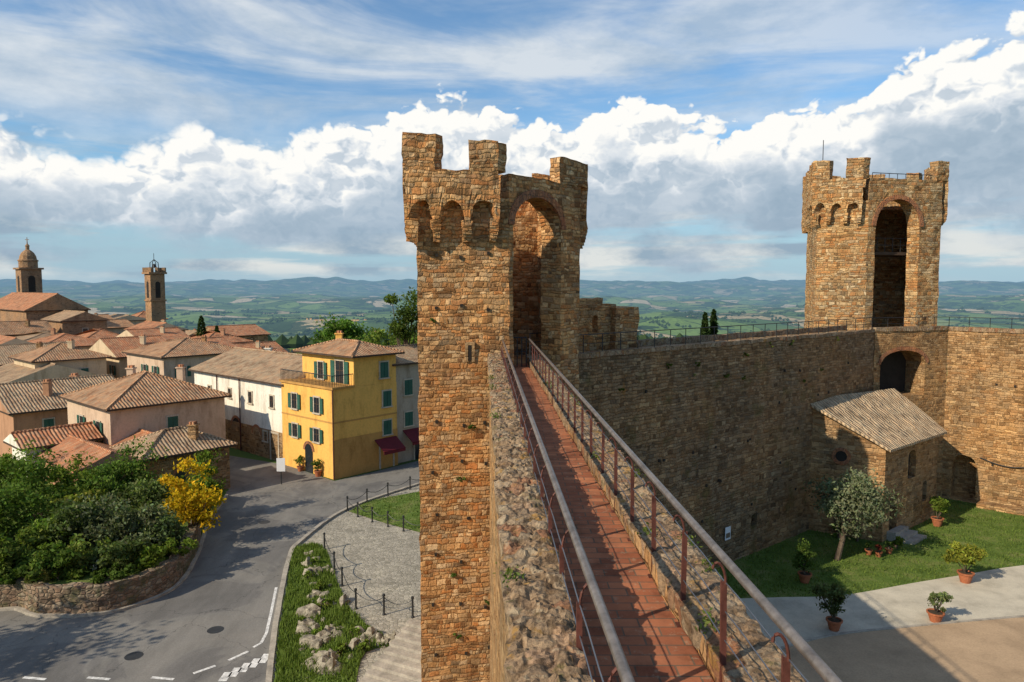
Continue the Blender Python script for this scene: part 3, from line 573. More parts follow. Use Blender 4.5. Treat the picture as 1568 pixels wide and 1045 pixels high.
def bush(name,x,y,z,r,h,col,nl=3000,size=.11,nb=16):
    e=empty(name); P,B,bc=crownpts((x,y,z+h*.5),(r,r,h*.5),nb,nl); P[:,2]=np.maximum(P[:,2],z+.02); leafmesh('foliage',P,size,col,np.clip(B,.3,1.8),e)
    b=MB()
    for q in bc[:6]: b.tube([(x,y,z-.1),((x+q[0])/2,(y+q[1])/2,z+h*.3),tuple(q)],[.06,.04,.015],5)
    b.obj('stems',['bark'],e); return e
def potted(name,px,py,r,h,col,potr=.3,poth=.45,nl=1500):
    x,y=G(px,py); e=empty(name); b=MB(); b.lathe((x,y,0),[(potr*.62,0.01),(potr*.95,poth*.85),(potr*1.08,poth*.86),(potr*1.1,poth),(potr*.9,poth),(potr*.88,poth*.9)],18,0); b.lathe((x,y,0),[(potr*.89,poth*.9),(.01,poth*.93)],18,1); b.obj('pot',['terra','soil'],e,smooth=False)
    P,B,bc=crownpts((x,y,poth+.12+h*.5),(r,r,h*.5),14,nl); leafmesh('foliage',P,.07,col,np.clip(B,.4,1.8),e); b=MB()
    for q in bc[:6]: b.tube([(x,y,poth*.9),tuple(q)],[.03,.01],5)
    b.obj('stems',['bark'],e)
GD=(.075,.115,.024); GY=(.22,.23,.035); GB=(.13,.18,.03)
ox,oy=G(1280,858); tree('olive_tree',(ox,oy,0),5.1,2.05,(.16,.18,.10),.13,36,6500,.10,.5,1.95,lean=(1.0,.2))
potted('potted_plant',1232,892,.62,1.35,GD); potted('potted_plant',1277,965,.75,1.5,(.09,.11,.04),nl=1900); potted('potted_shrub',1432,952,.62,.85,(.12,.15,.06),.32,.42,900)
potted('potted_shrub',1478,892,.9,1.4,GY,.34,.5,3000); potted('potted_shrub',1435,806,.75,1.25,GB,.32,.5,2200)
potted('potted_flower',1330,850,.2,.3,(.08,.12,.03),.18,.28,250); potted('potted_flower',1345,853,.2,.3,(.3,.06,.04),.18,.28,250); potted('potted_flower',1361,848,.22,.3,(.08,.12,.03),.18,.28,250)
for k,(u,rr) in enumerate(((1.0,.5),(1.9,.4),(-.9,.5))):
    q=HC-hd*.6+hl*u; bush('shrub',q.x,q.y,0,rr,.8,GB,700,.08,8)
# ================= terrain =================
def ss(a,b,x): t=min(1,max(0,(x-a)/(b-a))); return t*t*(3-2*t)
def hgt(x,y):
    r=math.hypot(x,y)
    if r<66: return 0.
    z=-13*ss(66,230,r)-225*ss(180,2300,r)
    k=ss(500,3000,r)
    if k>0:
        z+=k*(95*noise.fractal(Vector((x/2300,y/2300,3.1)),1.,2.,4)+34*noise.noise(Vector((x/480,y/480,1.7))))
    k=ss(16000,27000,r)
    if k>0: z+=k*(300+ 420*noise.fractal(Vector((x/6200,y/6200,8.3)),.9,2.1,5))
    k=ss(7000,12000,r)*(1-ss(14000,20000,r))
    if k>0: z+=k*(40+150*noise.fractal(Vector((x/2600,y/2600,5.3)),.9,2.1,5))
    return z
ang=list(np.linspace(-50,50,520))+list(np.linspace(52,308,90)); rad=[12,24,36,48,60]; r=66.
while r<46000: rad.append(r); r*=1.028
vs=[(0,0,0)];fs=[];na=len(ang)
for r in rad:
    for a in ang: A=math.radians(a); x=r*math.sin(A);y=r*math.cos(A); vs.append((x,y,hgt(x,y)))
for j in range(na): fs.append((0,1+(j+1)%na,1+j))
for i in range(len(rad)-1):
    for j in range(na): o=1+i*na; k=(j+1)%na; fs.append((o+j,o+k,o+na+k,o+na+j))
b=MB(); b.add(vs,fs); b.obj('ground_terrain',['land'],smooth=True)
oc=[(1,0,0),(.3,.95,0),(-.8,.6,0),(-.8,-.6,0),(.3,-.95,0),(.1,.1,.85),(0,0,-.6)]
of=[(0,1,5),(1,2,5),(2,3,5),(3,4,5),(4,0,5),(1,0,6),(2,1,6),(3,2,6),(4,3,6),(0,4,6)]
vs=[];fs=[]
for k in range(1100):
    r=600*math.exp(random.uniform(0,2.6)); A=math.radians(random.uniform(-42,42)); x0=r*math.sin(A);y0=r*math.cos(A); di=random.uniform(0,math.pi); n=random.randint(3,20); clump=random.random()<.5
    for i in range(n):
        if clump: x=x0+random.gauss(0,35);y=y0+random.gauss(0,35)
        else: x=x0+math.cos(di)*i*13+random.gauss(0,4);y=y0+math.sin(di)*i*13+random.gauss(0,4)
        s=random.uniform(4,9)*(1+r/9000); z=hgt(x,y)+s*.6; o=len(vs)
        vs+=[(x+s*a*random.uniform(.8,1.2),y+s*c*random.uniform(.8,1.2),z+s*d*random.uniform(.8,1.3)) for a,c,d in oc]; fs+=[tuple(o+q for q in f) for f in of]
b=MB(); b.add(vs,fs); b.obj('distant_trees',['dtree'])
b=MB()
for k in range(60):
    r=1300*math.exp(random.uniform(0,1.5)); A=math.radians(random.uniform(-40,40)); x=r*math.sin(A);y=r*math.cos(A);z=hgt(x,y)
    for j in range(random.randint(1,4)):
        xx=x+random.uniform(-30,30);yy=y+random.uniform(-30,30);s=random.uniform(6,11); b.prism([(xx-s,yy-s*.6),(xx+s,yy-s*.6),(xx+s,yy+s*.6),(xx-s,yy+s*.6)],z-3,z+6,0)
        V=[(xx-s-1,yy-s*.7,z+6),(xx+s+1,yy-s*.7,z+6),(xx+s+1,yy+s*.7,z+6),(xx-s-1,yy+s*.7,z+6),(xx-s,yy,z+9.5),(xx+s,yy,z+9.5)]; b.add(V,[(0,1,5,4),(2,3,4,5),(3,0,4),(1,2,5)],1)
b.obj('distant_farmhouses',['cream','roof'])
# ================= left foreground: road =================
def GG(l): return [G(*p) for p in l]
leftb=smoothpts(GG([(-260,985),(0,934),(60,943),(150,941),(220,923),(272,895),(300,850),(318,800),(345,760)]),4)
rightb=smoothpts(GG([(640,742),(530,780),(458,830),(440,855),(425,920),(412,1000),(403,1100),(400,1300)]),4)
road=leftb+GG([(352,735),(340,708),(352,698),(437,712),(512,737),(560,726),(640,706),(780,690),(780,722)])+rightb+GG([(-260,1300)])
sheet('road',road,.006,'asph')
sheet('paved_plaza',rightb[::-1]+GG([(780,722),(780,1300)]),.004,'cobble')
gs=smoothpts(GG([(448,842),(476,834),(498,842),(512,880),(540,940),(600,985),(560,1000),(545,1050),(540,1200)]),3)+smoothpts(GG([(412,1200),(424,1000),(436,920),(448,842)]),3)
sheet('grass_verge',gs,.03,'grass'); tri=GG([(534,784),(562,768),(650,752),(760,745),(760,835),(650,818),(590,802)]); sheet('grass_verge',tri,.03,'grass')
strip('kerb',rightb,.22,-.05,.13,'kerb',.015)
strip('kerb',leftb[3:],-.18,-.05,.12,'kerb',.015)
b=MB()
def dash(p,q,w):
    p=Vector(G(*p));q=Vector(G(*q)); d=(q-p).normalized(); n=Vector((-d.y,d.x))*w/2; b.add([tuple(p-n)+(.014,),tuple(q-n)+(.014,),tuple(q+n)+(.014,),tuple(p+n)+(.014,)],[(0,1,2,3)])
for x in (36,134,232): dash((x,1038),(x+34,1041),.14)
dash((296,1032),(330,1020),.14); dash((350,1012),(380,998),.14)
for k in range(5): dash((340+k*15,1044-k*7),(350+k*15,1030-k*7),.3)
lp=GG([(388,992),(400,985),(408,970),(416,935),(423,900)])
for a,c in zip(lp[:-1],lp[1:]):
    a=Vector(a);c=Vector(c);d=(c-a).normalized();n=Vector((-d.y,d.x))*.06; b.add([tuple(a-n)+(.014,),tuple(c-n)+(.014,),tuple(c+n)+(.014,),tuple(a+n)+(.014,)],[(0,1,2,3)])
for f in range(len(b.f)):
    v=[Vector(b.v[i]) for i in b.f[f]]
    if (v[1]-v[0]).cross(v[2]-v[0]).z<0: b.f[f]=b.f[f][::-1]
b.obj('road_markings',['paint'])
b=MB()
for (px,py) in ((205,1005),(330,965),(405,800)):
    x,y=G(px,py); b.lathe((x,y,.008),[(.33,0),(.33,.004),(.01,.005)],20)
b.obj('manhole_covers',['iron'])
rw=leftb[:-6]
strip('retaining_wall',rw,.45,-.3,1.25,'retain',.11)
bedin=[(-19.,46.),(-40,52),(-48,30)]
b=MB(); e=empty('planting_bed'); bp=[tuple(Vector(p)+Vector((-.25,.25))) for p in rw]+bedin; 
b.prism(bp,0,1.12); b.obj('soil',['grass'],e)
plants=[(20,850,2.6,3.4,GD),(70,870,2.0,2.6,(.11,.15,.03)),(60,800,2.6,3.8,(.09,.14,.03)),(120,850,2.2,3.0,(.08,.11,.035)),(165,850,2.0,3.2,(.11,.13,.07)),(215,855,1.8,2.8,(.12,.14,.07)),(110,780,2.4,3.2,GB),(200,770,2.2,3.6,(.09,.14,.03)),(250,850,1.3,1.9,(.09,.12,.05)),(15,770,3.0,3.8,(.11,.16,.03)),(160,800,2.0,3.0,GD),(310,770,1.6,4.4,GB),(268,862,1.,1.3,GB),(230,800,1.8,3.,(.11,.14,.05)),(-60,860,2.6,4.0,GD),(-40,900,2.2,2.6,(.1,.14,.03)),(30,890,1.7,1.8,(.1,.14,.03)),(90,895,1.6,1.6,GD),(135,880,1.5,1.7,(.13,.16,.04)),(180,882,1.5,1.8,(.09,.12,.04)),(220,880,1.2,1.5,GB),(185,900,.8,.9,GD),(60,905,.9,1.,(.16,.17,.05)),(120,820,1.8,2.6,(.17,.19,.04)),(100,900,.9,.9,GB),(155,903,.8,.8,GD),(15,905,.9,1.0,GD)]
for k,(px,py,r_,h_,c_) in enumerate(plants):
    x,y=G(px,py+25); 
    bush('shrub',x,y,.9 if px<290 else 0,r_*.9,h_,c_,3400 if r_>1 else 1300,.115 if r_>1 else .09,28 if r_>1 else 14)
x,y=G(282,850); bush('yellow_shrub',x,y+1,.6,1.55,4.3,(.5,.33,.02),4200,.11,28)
x,y=G(140,908); bush('white_flower_shrub',x,y,1.2,.8,.6,(.5,.5,.4),600,.06,10)
tree('tree',(-27,21.5,0),8.5,3.2,GD,.25,30,4500,.18); tree('tree',(-22.5,16.5,0),6.5,2.2,GD,.2,22,3000,.17)
def chain(name,pl):
    e=empty(name); b=MB(); P=[Vector(G(*p)) for p in pl]
    for p in P: b.lathe((p.x,p.y,0),[(.075,0),(.075,.05),(.045,.08),(.045,.82),(.07,.84),(.06,.92),(.01,.95)],10)
    b.obj('bollards',['iron'],e); b=MB()
    for p,q in zip(P[:-1],P[1:]):
        b.tube([tuple(p.lerp(q,k/10))+(.78-.9*.28*(1-(2*k/10-1)**2),) for k in range(11)],.018,5)
    b.obj('chain',['iron'],e)
chain('chain_fence',[(497,842),(512,873),(524,898),(545,933),(588,942),(632,946)])
chain('chain_fence',[(532,782),(562,770),(594,760),(628,750),(660,742)]); chain('chain_fence',[(532,783),(548,792),(570,800),(594,807),(618,814),(650,822)])
def rockobj(name,path,n,smin,smax,spread):
    import bmesh
    vs=[];fs=[]
    bm=bmesh.new(); bmesh.ops.create_icosphere(bm,subdivisions=2,radius=1); iv=[v.co.copy() for v in bm.verts]; fi=[tuple(v.index for v in f.verts) for f in bm.faces]; bm.free()
    for k in range(n):
        t=random.random()*(len(path)-1); i=int(t); p=Vector(path[i]).lerp(Vector(path[i+1]),t-i); s=smin+(smax-smin)*random.random()**1.8; o=len(vs); sd=random.uniform(0,99)
        cx=p.x+random.gauss(0,spread);cy=p.y+random.gauss(0,spread); sx,sy,sz=random.uniform(.7,1.4),random.uniform(.7,1.4),random.uniform(.5,1.2)
        for q in iv:
            w=1+.45*noise.noise(q*1.2+Vector((sd,0,0)))+.3*noise.cell(q*1.9+Vector((sd,0,0))); vs.append((cx+q.x*s*sx*w,cy+q.y*s*sy*w,s*.12+q.z*s*sz*w))
        fs+=[tuple(o+a for a in f) for f in fi]
    b=MB(); b.add(vs,fs); b.obj(name,['rock'])
rockobj('rock_border',GG([(478,850),(486,885),(488,920),(482,950),(474,985),(484,1015),(505,1035)]),80,.07,.36,.34)
rockobj('rock_border',GG([(484,955),(515,965),(545,990),(575,982),(605,985)]),65,.06,.32,.36)
for (px,py,r_) in ((500,930,.5),(465,960,.4),(520,1000,.5),(555,1000,.35),(470,890,.35),(492,905,.3),(490,975,.35),(540,975,.3),(480,865,.3)):
    x,y=G(px,py); bush('verge_shrub',x,y,0,r_,.5,GB,350,.06,7)
e=empty('stone_steps'); b=MB(); p0=Vector(G(560,1050)); dS=Vector((.45,.9)).normalized(); nS=Vector((dS.y,-dS.x))
for k in range(9):
    o=p0+dS*(k*.36)-nS*.3; b.box(tuple(o)+(-.1,),tuple(nS*3.2)+(0,),tuple(dS*.37)+(0,),(0,0,.1+.11*(k+1)))
b.obj('treads',['kerb'],e,disp=.012)
def blades(name,poly,n,h,z=.03,par=None):
    xs=[p[0] for p in poly];ys=[p[1] for p in poly]; vs=[];fs=[];cl=[]
    def inside(x,y):
        c=False;j=len(poly)-1
        for i in range(len(poly)):
            if (poly[i][1]>y)!=(poly[j][1]>y) and x<(poly[j][0]-poly[i][0])*(y-poly[i][1])/(poly[j][1]-poly[i][1])+poly[i][0]: c=not c
            j=i
        return c
    k=0
    while k<n:
        x=random.uniform(min(xs),max(xs));y=random.uniform(min(ys),max(ys))
        if not inside(x,y): 
            k+=.2; continue
        k+=1; a=random.uniform(0,6.28); w=random.uniform(.015,.04); hh=h*random.uniform(.5,1.5)*(1+noise.noise(Vector((x,y,0)))); l=random.uniform(-.6,.6)*hh; o=len(vs)
        vs+=[(x-w*math.cos(a),y-w*math.sin(a),z),(x+w*math.cos(a),y+w*math.sin(a),z),(x+l*math.sin(a),y+l*math.cos(a),z+hh)]; fs.append((o,o+1,o+2)); c=random.uniform(.7,1.4); cl+=[(.13*c,.18*c,.04*c,1)]*3
    me=bpy.data.meshes.new(name); me.from_pydata(vs,[],fs); me.materials.append(M['leaf']); a=me.color_attributes.new('Col','FLOAT_COLOR','POINT'); a.data.foreach_set('color',np.array(cl,dtype=np.float32).ravel()); ob=bpy.data.objects.new(name,me); COL.objects.link(ob)
blades('grass',gs,22000,.17); blades('grass',tri,5000,.09)
# courtyard
bnd=smoothpts(GG([(1100,918),(1200,915),(1290,912),(1400,893),(1480,880),(1568,866),(1750,850)]),4); bnd2=smoothpts(GG([(1180,1000),(1275,975),(1400,961),(1568,946),(1800,930)]),4)
sheet('courtyard_lawn',[(1.5,10),(1.5,27.6)]+[tuple(W0),tuple(W1),(28.2,48),(46,31),(46,10)],.006,'grass')
sheet('gravel_path',[(1.9,29)]+bnd+bnd2[::-1]+[(1.9,25)],.012,'gravel'); sheet('courtyard_earth',bnd2+[(46,4),(1.9,4),(1.9,24.9)],.016,'dirt')
strip('path_edging',bnd2,.12,0,.05,'kerb'); 
blades('grass',bnd+[(34,42),(29,46.5),tuple(HR),tuple(HC),tuple(HC+hl*4),tuple(W0+wd*8)],18000,.08,.006)
for (s,z) in ((1.75,9.35),(.5,12.9),(1.2,2.0),(2.3,3.1),(1.1,4.2),(1.4,7.5)):
    q=Vector(TA)+ab*s+an*.05; P,B,bc=crownpts((q.x,q.y,z),(.2,.1,.14),4,160); leafmesh('wall_tuft',P,.045,GD,np.clip(B,.4,1.6))
for k in range(12):
    q=W0+wd*random.uniform(3,26)+wn*.05; P,B,bc=crownpts((q.x,q.y,random.uniform(8.6,11.1)),(.22,.15,.16),4,120); leafmesh('wall_tuft',P,.05,(.11,.13,.03),np.clip(B,.4,1.6))
# ================= houses =================
DL=Vector((-.75,.66)).normalized(); DR=Vector((.66,.75)).normalized()
def house(name,C,lL,lR,z0,ze,wall,roof,rt='gable',ridge='L',rh=1.5,wins=(),oh=.4,chim=(),low=None):
    C=Vector(C); e=empty(name); dl,dr=DL,DR
    P=lambda a,c: C+dl*a+dr*c
    b=MB(); b.prism([P(0,0),P(0,lR),P(lL,lR),P(lL,0)],z0,ze); 
    if low: b.prism([P(-.04,-.04),P(-.04,lR+.02),P(lL,lR+.02),P(lL,-.04)],z0,low[0],1)
    b.obj('walls',[wall,low[1] if low else wall],e)
    if rt:
        b=MB(); v=lambda a,c,z:tuple(P(a,c))+(z,)
        if ridge=='L':
            E=[v(-oh,-oh,ze),v(-oh,lR+oh,ze),v(lL+oh,lR+oh,ze),v(lL+oh,-oh,ze)]; ins=lR/2 if rt=='hip' else -oh; R0=v(ins,lR/2,ze+rh);R1=v(lL-ins,lR/2,ze+rh)
            fsl=[((3,0,4,5),0),((1,2,5,4),0),((0,1,4),0 if rt=='hip' else 1),((2,3,5),0 if rt=='hip' else 1)]
        else:
            E=[v(-oh,-oh,ze),v(-oh,lR+oh,ze),v(lL+oh,lR+oh,ze),v(lL+oh,-oh,ze)]; ins=lL/2 if rt=='hip' else -oh; R0=v(lL/2,ins,ze+rh);R1=v(lL/2,lR-ins,ze+rh)
            fsl=[((0,1,5,4),0),((2,3,4,5),0),((3,0,4),0 if rt=='hip' else 1),((1,2,5),0 if rt=='hip' else 1)]
        V=E+[R0,R1]; E2=[(x,y,z-.14) for x,y,z in E]; U=V+E2
        for f,mt in fsl: b.add([U[i] for i in f],[tuple(range(len(f)))],mt)
        b.add(U,[(0,6,7,1),(1,7,8,2),(2,8,9,3),(3,9,6,0),(9,8,7,6)],2)
        b.tube([R0,R1],.11,6,0)
        if rt=='hip':
            for ci,ri in ((0,R0),(3,R1 if ridge=='L' else R0),(1,R0 if ridge=='L' else R1),(2,R1)): b.tube([E[ci],ri],.09,6,0)
        b.obj('roof',[roof,wall,'wood'],e)
    for (a,c) in chim:
        b=MB(); q=P(a,c); hh=rh*.75+.55; b.box((q.x-.25,q.y-.25,ze),(.5,0,0),(0,.5,0),(0,0,hh)); b.box((q.x-.32,q.y-.32,ze+hh),(.64,0,0),(0,.64,0),(0,0,.1)); b.box((q.x-.2,q.y-.2,ze+hh+.1),(.4,0,0),(0,.4,0),(0,0,.18),1); b.obj('chimney',[wall,'roofred'],e)
    if wins:
        b=MB()
        for w in wins:
            f,s,z,ww,hh,kind=w; d,n=(dl,-dr) if f=='L' else (dr,-dl); base=C+d*s; n=Vector(n)
            def bx(s0,z0_,sw,sh,o0,o1,mt): 
                o=base+d*s0+n*o0; b.box(tuple(o)+(z+z0_,),tuple(d*sw)+(0,),tuple(n*(o1-o0))+(0,),(0,0,sh),mt)
            if kind=='aw':
                o=base-d*(ww/2); vs=[tuple(o)+(z+hh,),tuple(o+d*ww)+(z+hh,),tuple(o+d*ww+n*1.2)+(z,),tuple(o+n*1.2)+(z,)]; vs+=[(x,y,q-.06) for x,y,q in vs]
                b.add(vs,[(0,1,2,3),(7,6,5,4),(0,3,7,4),(1,5,6,2),(3,2,6,7)],5); bx(-ww/2,-.25,ww,.25,1.17,1.2,5); continue
            bx(-ww/2,0,ww,hh,-.1,.03,0)
            if kind in('gl','sh','cl'):
                t=.1; bx(-ww/2-t,hh,ww+2*t,t,-.05,.08,1); bx(-ww/2-t-.05,-t,ww+2*t+.1,t,-.05,.14,1); bx(-ww/2-t,0,t,hh,-.05,.07,1); bx(ww/2,0,t,hh,-.05,.07,1)
                bx(-.03,0,.06,hh,.03,.05,4); bx(-ww/2,hh*.55,ww,.05,.03,.048,4)
            if kind=='sh':
                for sg in (-1,1):
                    s0=-ww/2-.12-ww*.5 if sg<0 else ww/2+.12; bx(s0,0,ww*.5,hh,.06,.11,2)
                    for q in range(6): bx(s0+.05,hh*(q+.3)/6,ww*.5-.1,.04,.11,.125,2)
            if kind=='cl': bx(-ww/2,0,ww/2-.015,hh,.05,.1,2); bx(.015,0,ww/2-.015,hh,.05,.1,2)
            if kind=='door': bx(-ww/2-.15,0,.15,hh+.15,-.05,.09,1); bx(ww/2,0,.15,hh+.15,-.05,.09,1); bx(-ww/2,hh,ww,.15,-.05,.09,1)
            if kind=='arch':
                K=10; vs=[]
                for q in range(K+1):
                    A=math.pi*q/K; p=base-d*(ww/2*math.cos(A))+n*.032; vs.append(tuple(p)+(z+hh+ww/2*math.sin(A),))
                b.add(vs,[tuple(range(K+1))],0)
                for q in range(K):
                    A=math.pi*q/K;A2=math.pi*(q+1)/K; pp=[]
                    for (aa,rr) in ((A,ww/2),(A2,ww/2),(A2,ww/2+.22),(A,ww/2+.22)): p=base-d*(rr*math.cos(aa))+n*.06; pp.append(tuple(p)+(z+hh+rr*math.sin(aa),))
                    b.add(pp,[(0,1,2,3)],3)
        b.obj('windows_and_doors',['glass','frame','shut','brick','wood','maroon'],e)
    return e
YC=Vector(G(512,735)); yl=6.9; yr=5.9
yw=[('L',2.0,4.7,.7,1.15,'sh'),('L',5.0,4.7,.7,1.15,'sh'),('L',2.1,2.5,.7,1.0,'sh'),('L',5.0,2.5,.7,1.0,'sh'),('L',3.2,0,1.0,1.7,'arch'),('R',4.9,4.8,.75,1.2,'cl'),('R',4.9,2.6,.75,1.1,'cl'),('R',4.7,1.6,2.1,.8,'aw'),('R',4.8,0,1.2,1.9,'door')]
yh=house('yellow_house',YC,yl,yr,-1,6.6,'yellow','roof',None,wins=yw)
YU=YC+DR*1.9+DL*.05
yu=house('upper_storey',YU,yl-.1,yr-1.9,6.55,8.95,'yellow','roof','hip','L',.85,wins=[('L',1.7,6.75,1.0,1.7,'sh'),('L',4.2,6.9,.7,1.3,'sh'),('R',2.8,7.05,.75,1.2,'cl')],oh=.5,chim=((6,3),)); yu.parent=yh
b=MB(); 
def P2(a,c): return YC+DL*a+DR*c
b.prism([P2(-.12,-.12),P2(-.12,1.85),P2(yl+.1,1.85),P2(yl+.1,-.12)],6.6,6.76,0)
for a0_,a1_ in ((P2(0,0),P2(yl,0)),(P2(0,0),P2(0,1.8))):
    n=int((a1_-a0_).length/.18)
    for k in range(n+1): q=a0_.lerp(a1_,k/n); b.tube([tuple(q)+(6.75,),tuple(q)+(7.6,)],.02,4,1)
    b.tube([tuple(a0_)+(7.6,),tuple(a1_)+(7.6,)],.035,6,1)
b.prism([P2(-.03,-.03),P2(-.03,yr),P2(yl,yr),P2(yl,-.03)],4.1,4.22,0)
b.prism([P2(-.05,-.01),P2(-.05,yr+.01),P2(.02,yr+.01),P2(.02,-.01)],-.5,2.9,0)
b.obj('terrace',['yellowd','iron'],yh)
b=MB(); b.tube([tuple(P2(-.1,-.1))+(0,),tuple(P2(-.1,-.1))+(6.6,)],.05,8); b.obj('downpipe',['rust'],yh)
house('awning_house',YC+DR*(yr+.02)+DL*.3,7,16,-1,8.0,'grey','roofbrn','gable','R',1.0,wins=[('R',1.4,5.4,.8,1.2,'cl'),('R',3.9,5.4,.8,1.2,'cl'),('R',1.4,2.9,.8,1.1,'cl'),('R',2.4,1.8,3.2,.8,'aw'),('R',2.8,0,1.6,2.0,'door'),('R',8,5.4,.8,1.2,'cl'),('R',8,2.9,.8,1.2,'cl')])
WC=YC+DL*(yl+.03)+DR*.3
wwn=[('L',s,4.3,.55,.95,'gl') for s in (1.9,5.3)]+[('L',8.8,4.4,.5,.8,'gl'),('L',12.5,4.3,.5,.8,'gl')]+[('L',1.6,0,1.1,2.2,'door'),('L',4.4,0,1.2,1.8,'arch'),('L',7.8,0,1.5,2.,'arch'),('L',11.5,0,1.8,2.1,'arch'),('L',3.0,1.4,.6,.8,'gl')]
wh=house('white_row_house',WC,15.5,8.5,-2,6.4,'white','roofbrn','gable','L',1.7,wins=wwn,low=(2.4,'housestone'),chim=((4,5),(11,5)))
b=MB()
for s_ in (.1,7.0,11.0): q=WC+DL*s_-DR*.1; b.tube([tuple(q)+(0,),tuple(q)+(6.3,)],.05,6)
b.obj('downpipes',['rust'],wh)
q=Hh(168,626,50)
house('pink_house',q[:2],8.8,8.4,-2,q[2],'pink','roof','hip','L',1.9,wins=[('R',4.3,3.2,.75,1.15,'cl'),('L',2.2,3.1,.7,1.2,'sh'),('L',5.6,3.1,.7,1.2,'sh'),('L',2.2,.2,.7,1.2,'sh'),('L',5.6,.2,.7,1.2,'sh')],chim=((4.2,6.9),(6.6,4)))
q=Hh(222,702,45); house('stone_cottage',q[:2],4.4,5.6,-1,q[2],'housestone','roofbrn','hip','R',1.2,wins=[('R',2.2,q[2]-2.3,.6,.9,'arch'),('L',1.6,q[2]-1.9,.7,1.,'gl')],chim=((1,3.6),))
q=Hh(205,694,48); house('lean_to_shed',q[:2],4.,3.4,-1,q[2],'red','roofred','gable','L',.9)
q=Hh(40,700,47); house('white_cottage',(q[0],q[1]),3.2,4.2,-1,3.4,'white','roofred','gable','R',.8,wins=[('R',1.1,1.3,.6,.8,'gl'),('R',2.9,1.3,.6,.8,'gl')])
q=Hh(120,722,43); house('garden_annex',(q[0],q[1]),7,3.6,-1,q[2],'red','roofred','gable','L',.9)
q=Hh(20,632,56); house('brown_house',(q[0],q[1]),9,8.5,-2,q[2],'red','roofbrn','gable','R',1.8,wins=[('R',2.4,2.2,.7,1.1,'cl'),('R',5.6,2.2,.7,1.1,'cl'),('R',2.4,-.3,.7,1.1,'cl')],chim=((2,3),(5,6)))
q=Hh(92,640,62); house('red_house',(q[0],q[1]),7,7,-3,q[2]+.3,'red','roof','gable','L',1.6,wins=[('R',2.2,1.8,.7,1.1,'cl'),('R',5,1.8,.7,1.1,'cl'),('L',3,1.8,.7,1.1,'cl')],chim=((3,3),))
q=Hh(5,590,70); house('town_house',(q[0],q[1]),10,9,-3,q[2],'cream','roofbrn','gable','L',1.7,wins=[('R',2.4,q[2]-2.3,.7,1.2,'cl'),('R',6,q[2]-2.3,.7,1.2,'cl')])
q=Hh(120,552,84); house('awning_terrace_house',(q[0],q[1]),7,8,-3,q[2]-.6,'white','roofred',None,wins=[('R',4,q[2]-2.6,5,.7,'gl')])
b=MB(); o=Vector(q[:2])+DR*1; b.box(tuple(o)+(q[2]+.2,),tuple(DR*5.5)+(0,),tuple(DL*3)+(0,),(0,0,.12)); b.box(tuple(o)+(q[2]-.6,),tuple(DR*.1)+(0,),tuple(DL*.1)+(0,),(0,0,.8)); b.box(tuple(o+DR*5.4)+(q[2]-.6,),tuple(DR*.1)+(0,),tuple(DL*.1)+(0,),(0,0,.8)); b.obj('terrace_awning',['teal'])
walls=['cream','red','pink','housestone','cream','grey','cream','red']; roofs=['roof','roofbrn','roofred','roof','roofbrn','roofred']
rr=random.Random(5)
for i in range(-3,18):
    for j in range(-4,20):
        C=Vector((-30,80))+DL*(i*10+rr.uniform(-1.5,1.5))+DR*((j-4)*9+rr.uniform(-1.2,1.2)); a=C.x/C.y
        lL=rr.uniform(7,10.4);lR=rr.uniform(6,9)
        rnd=[rr.random() for _ in range(8)]
        if C.y<72 or C.y>168 or a<-.86 or a>-.335-.0004*(C.y-75): continue
        if (abs(C.x+100)<9 and abs(C.y-150)<9) or (abs(C.x+69.4)<6 and abs(C.y-140)<9): continue
        if a>-.45 and C.y>125: continue
        g=hgt(C.x,C.y); ze=2.7+rnd[0]*4.4-(C.y-75)*.004
        wn_=[(f,s,ze-zz_,.7,1.1,'cl' if rnd[1]<.6 else 'sh') for f in 'LR' for s in (1.9,4.6) for zz_ in (2.2,5.0)]
        house('town_house',C,lL,lR,g-4,ze,walls[int(rnd[2]*8)],roofs[int(rnd[3]*6)],'gable' if rnd[4]<.75 else 'hip','L' if rnd[5]<.5 else 'R',1.1+rnd[6]*.9,wins=wn_,chim=((lL*.3,lR*.6),) if rnd[7]<.7 else ())
q=Hh(40,476,128); ch=house('church',(q[0],q[1]),28,10,-10,q[2],'fieldbrick','roofred','gable','L',3.0,wins=[('R',5,q[2]-4,1.2,1.6,'arch')])
q=Hh(95,492,122); house('church_annex',(q[0],q[1]),10,7,-10,q[2],'fieldbrick','roofbrn','gable','L',1.5,wins=[('R',3.5,q[2]-2.6,.8,1.2,'gl')])
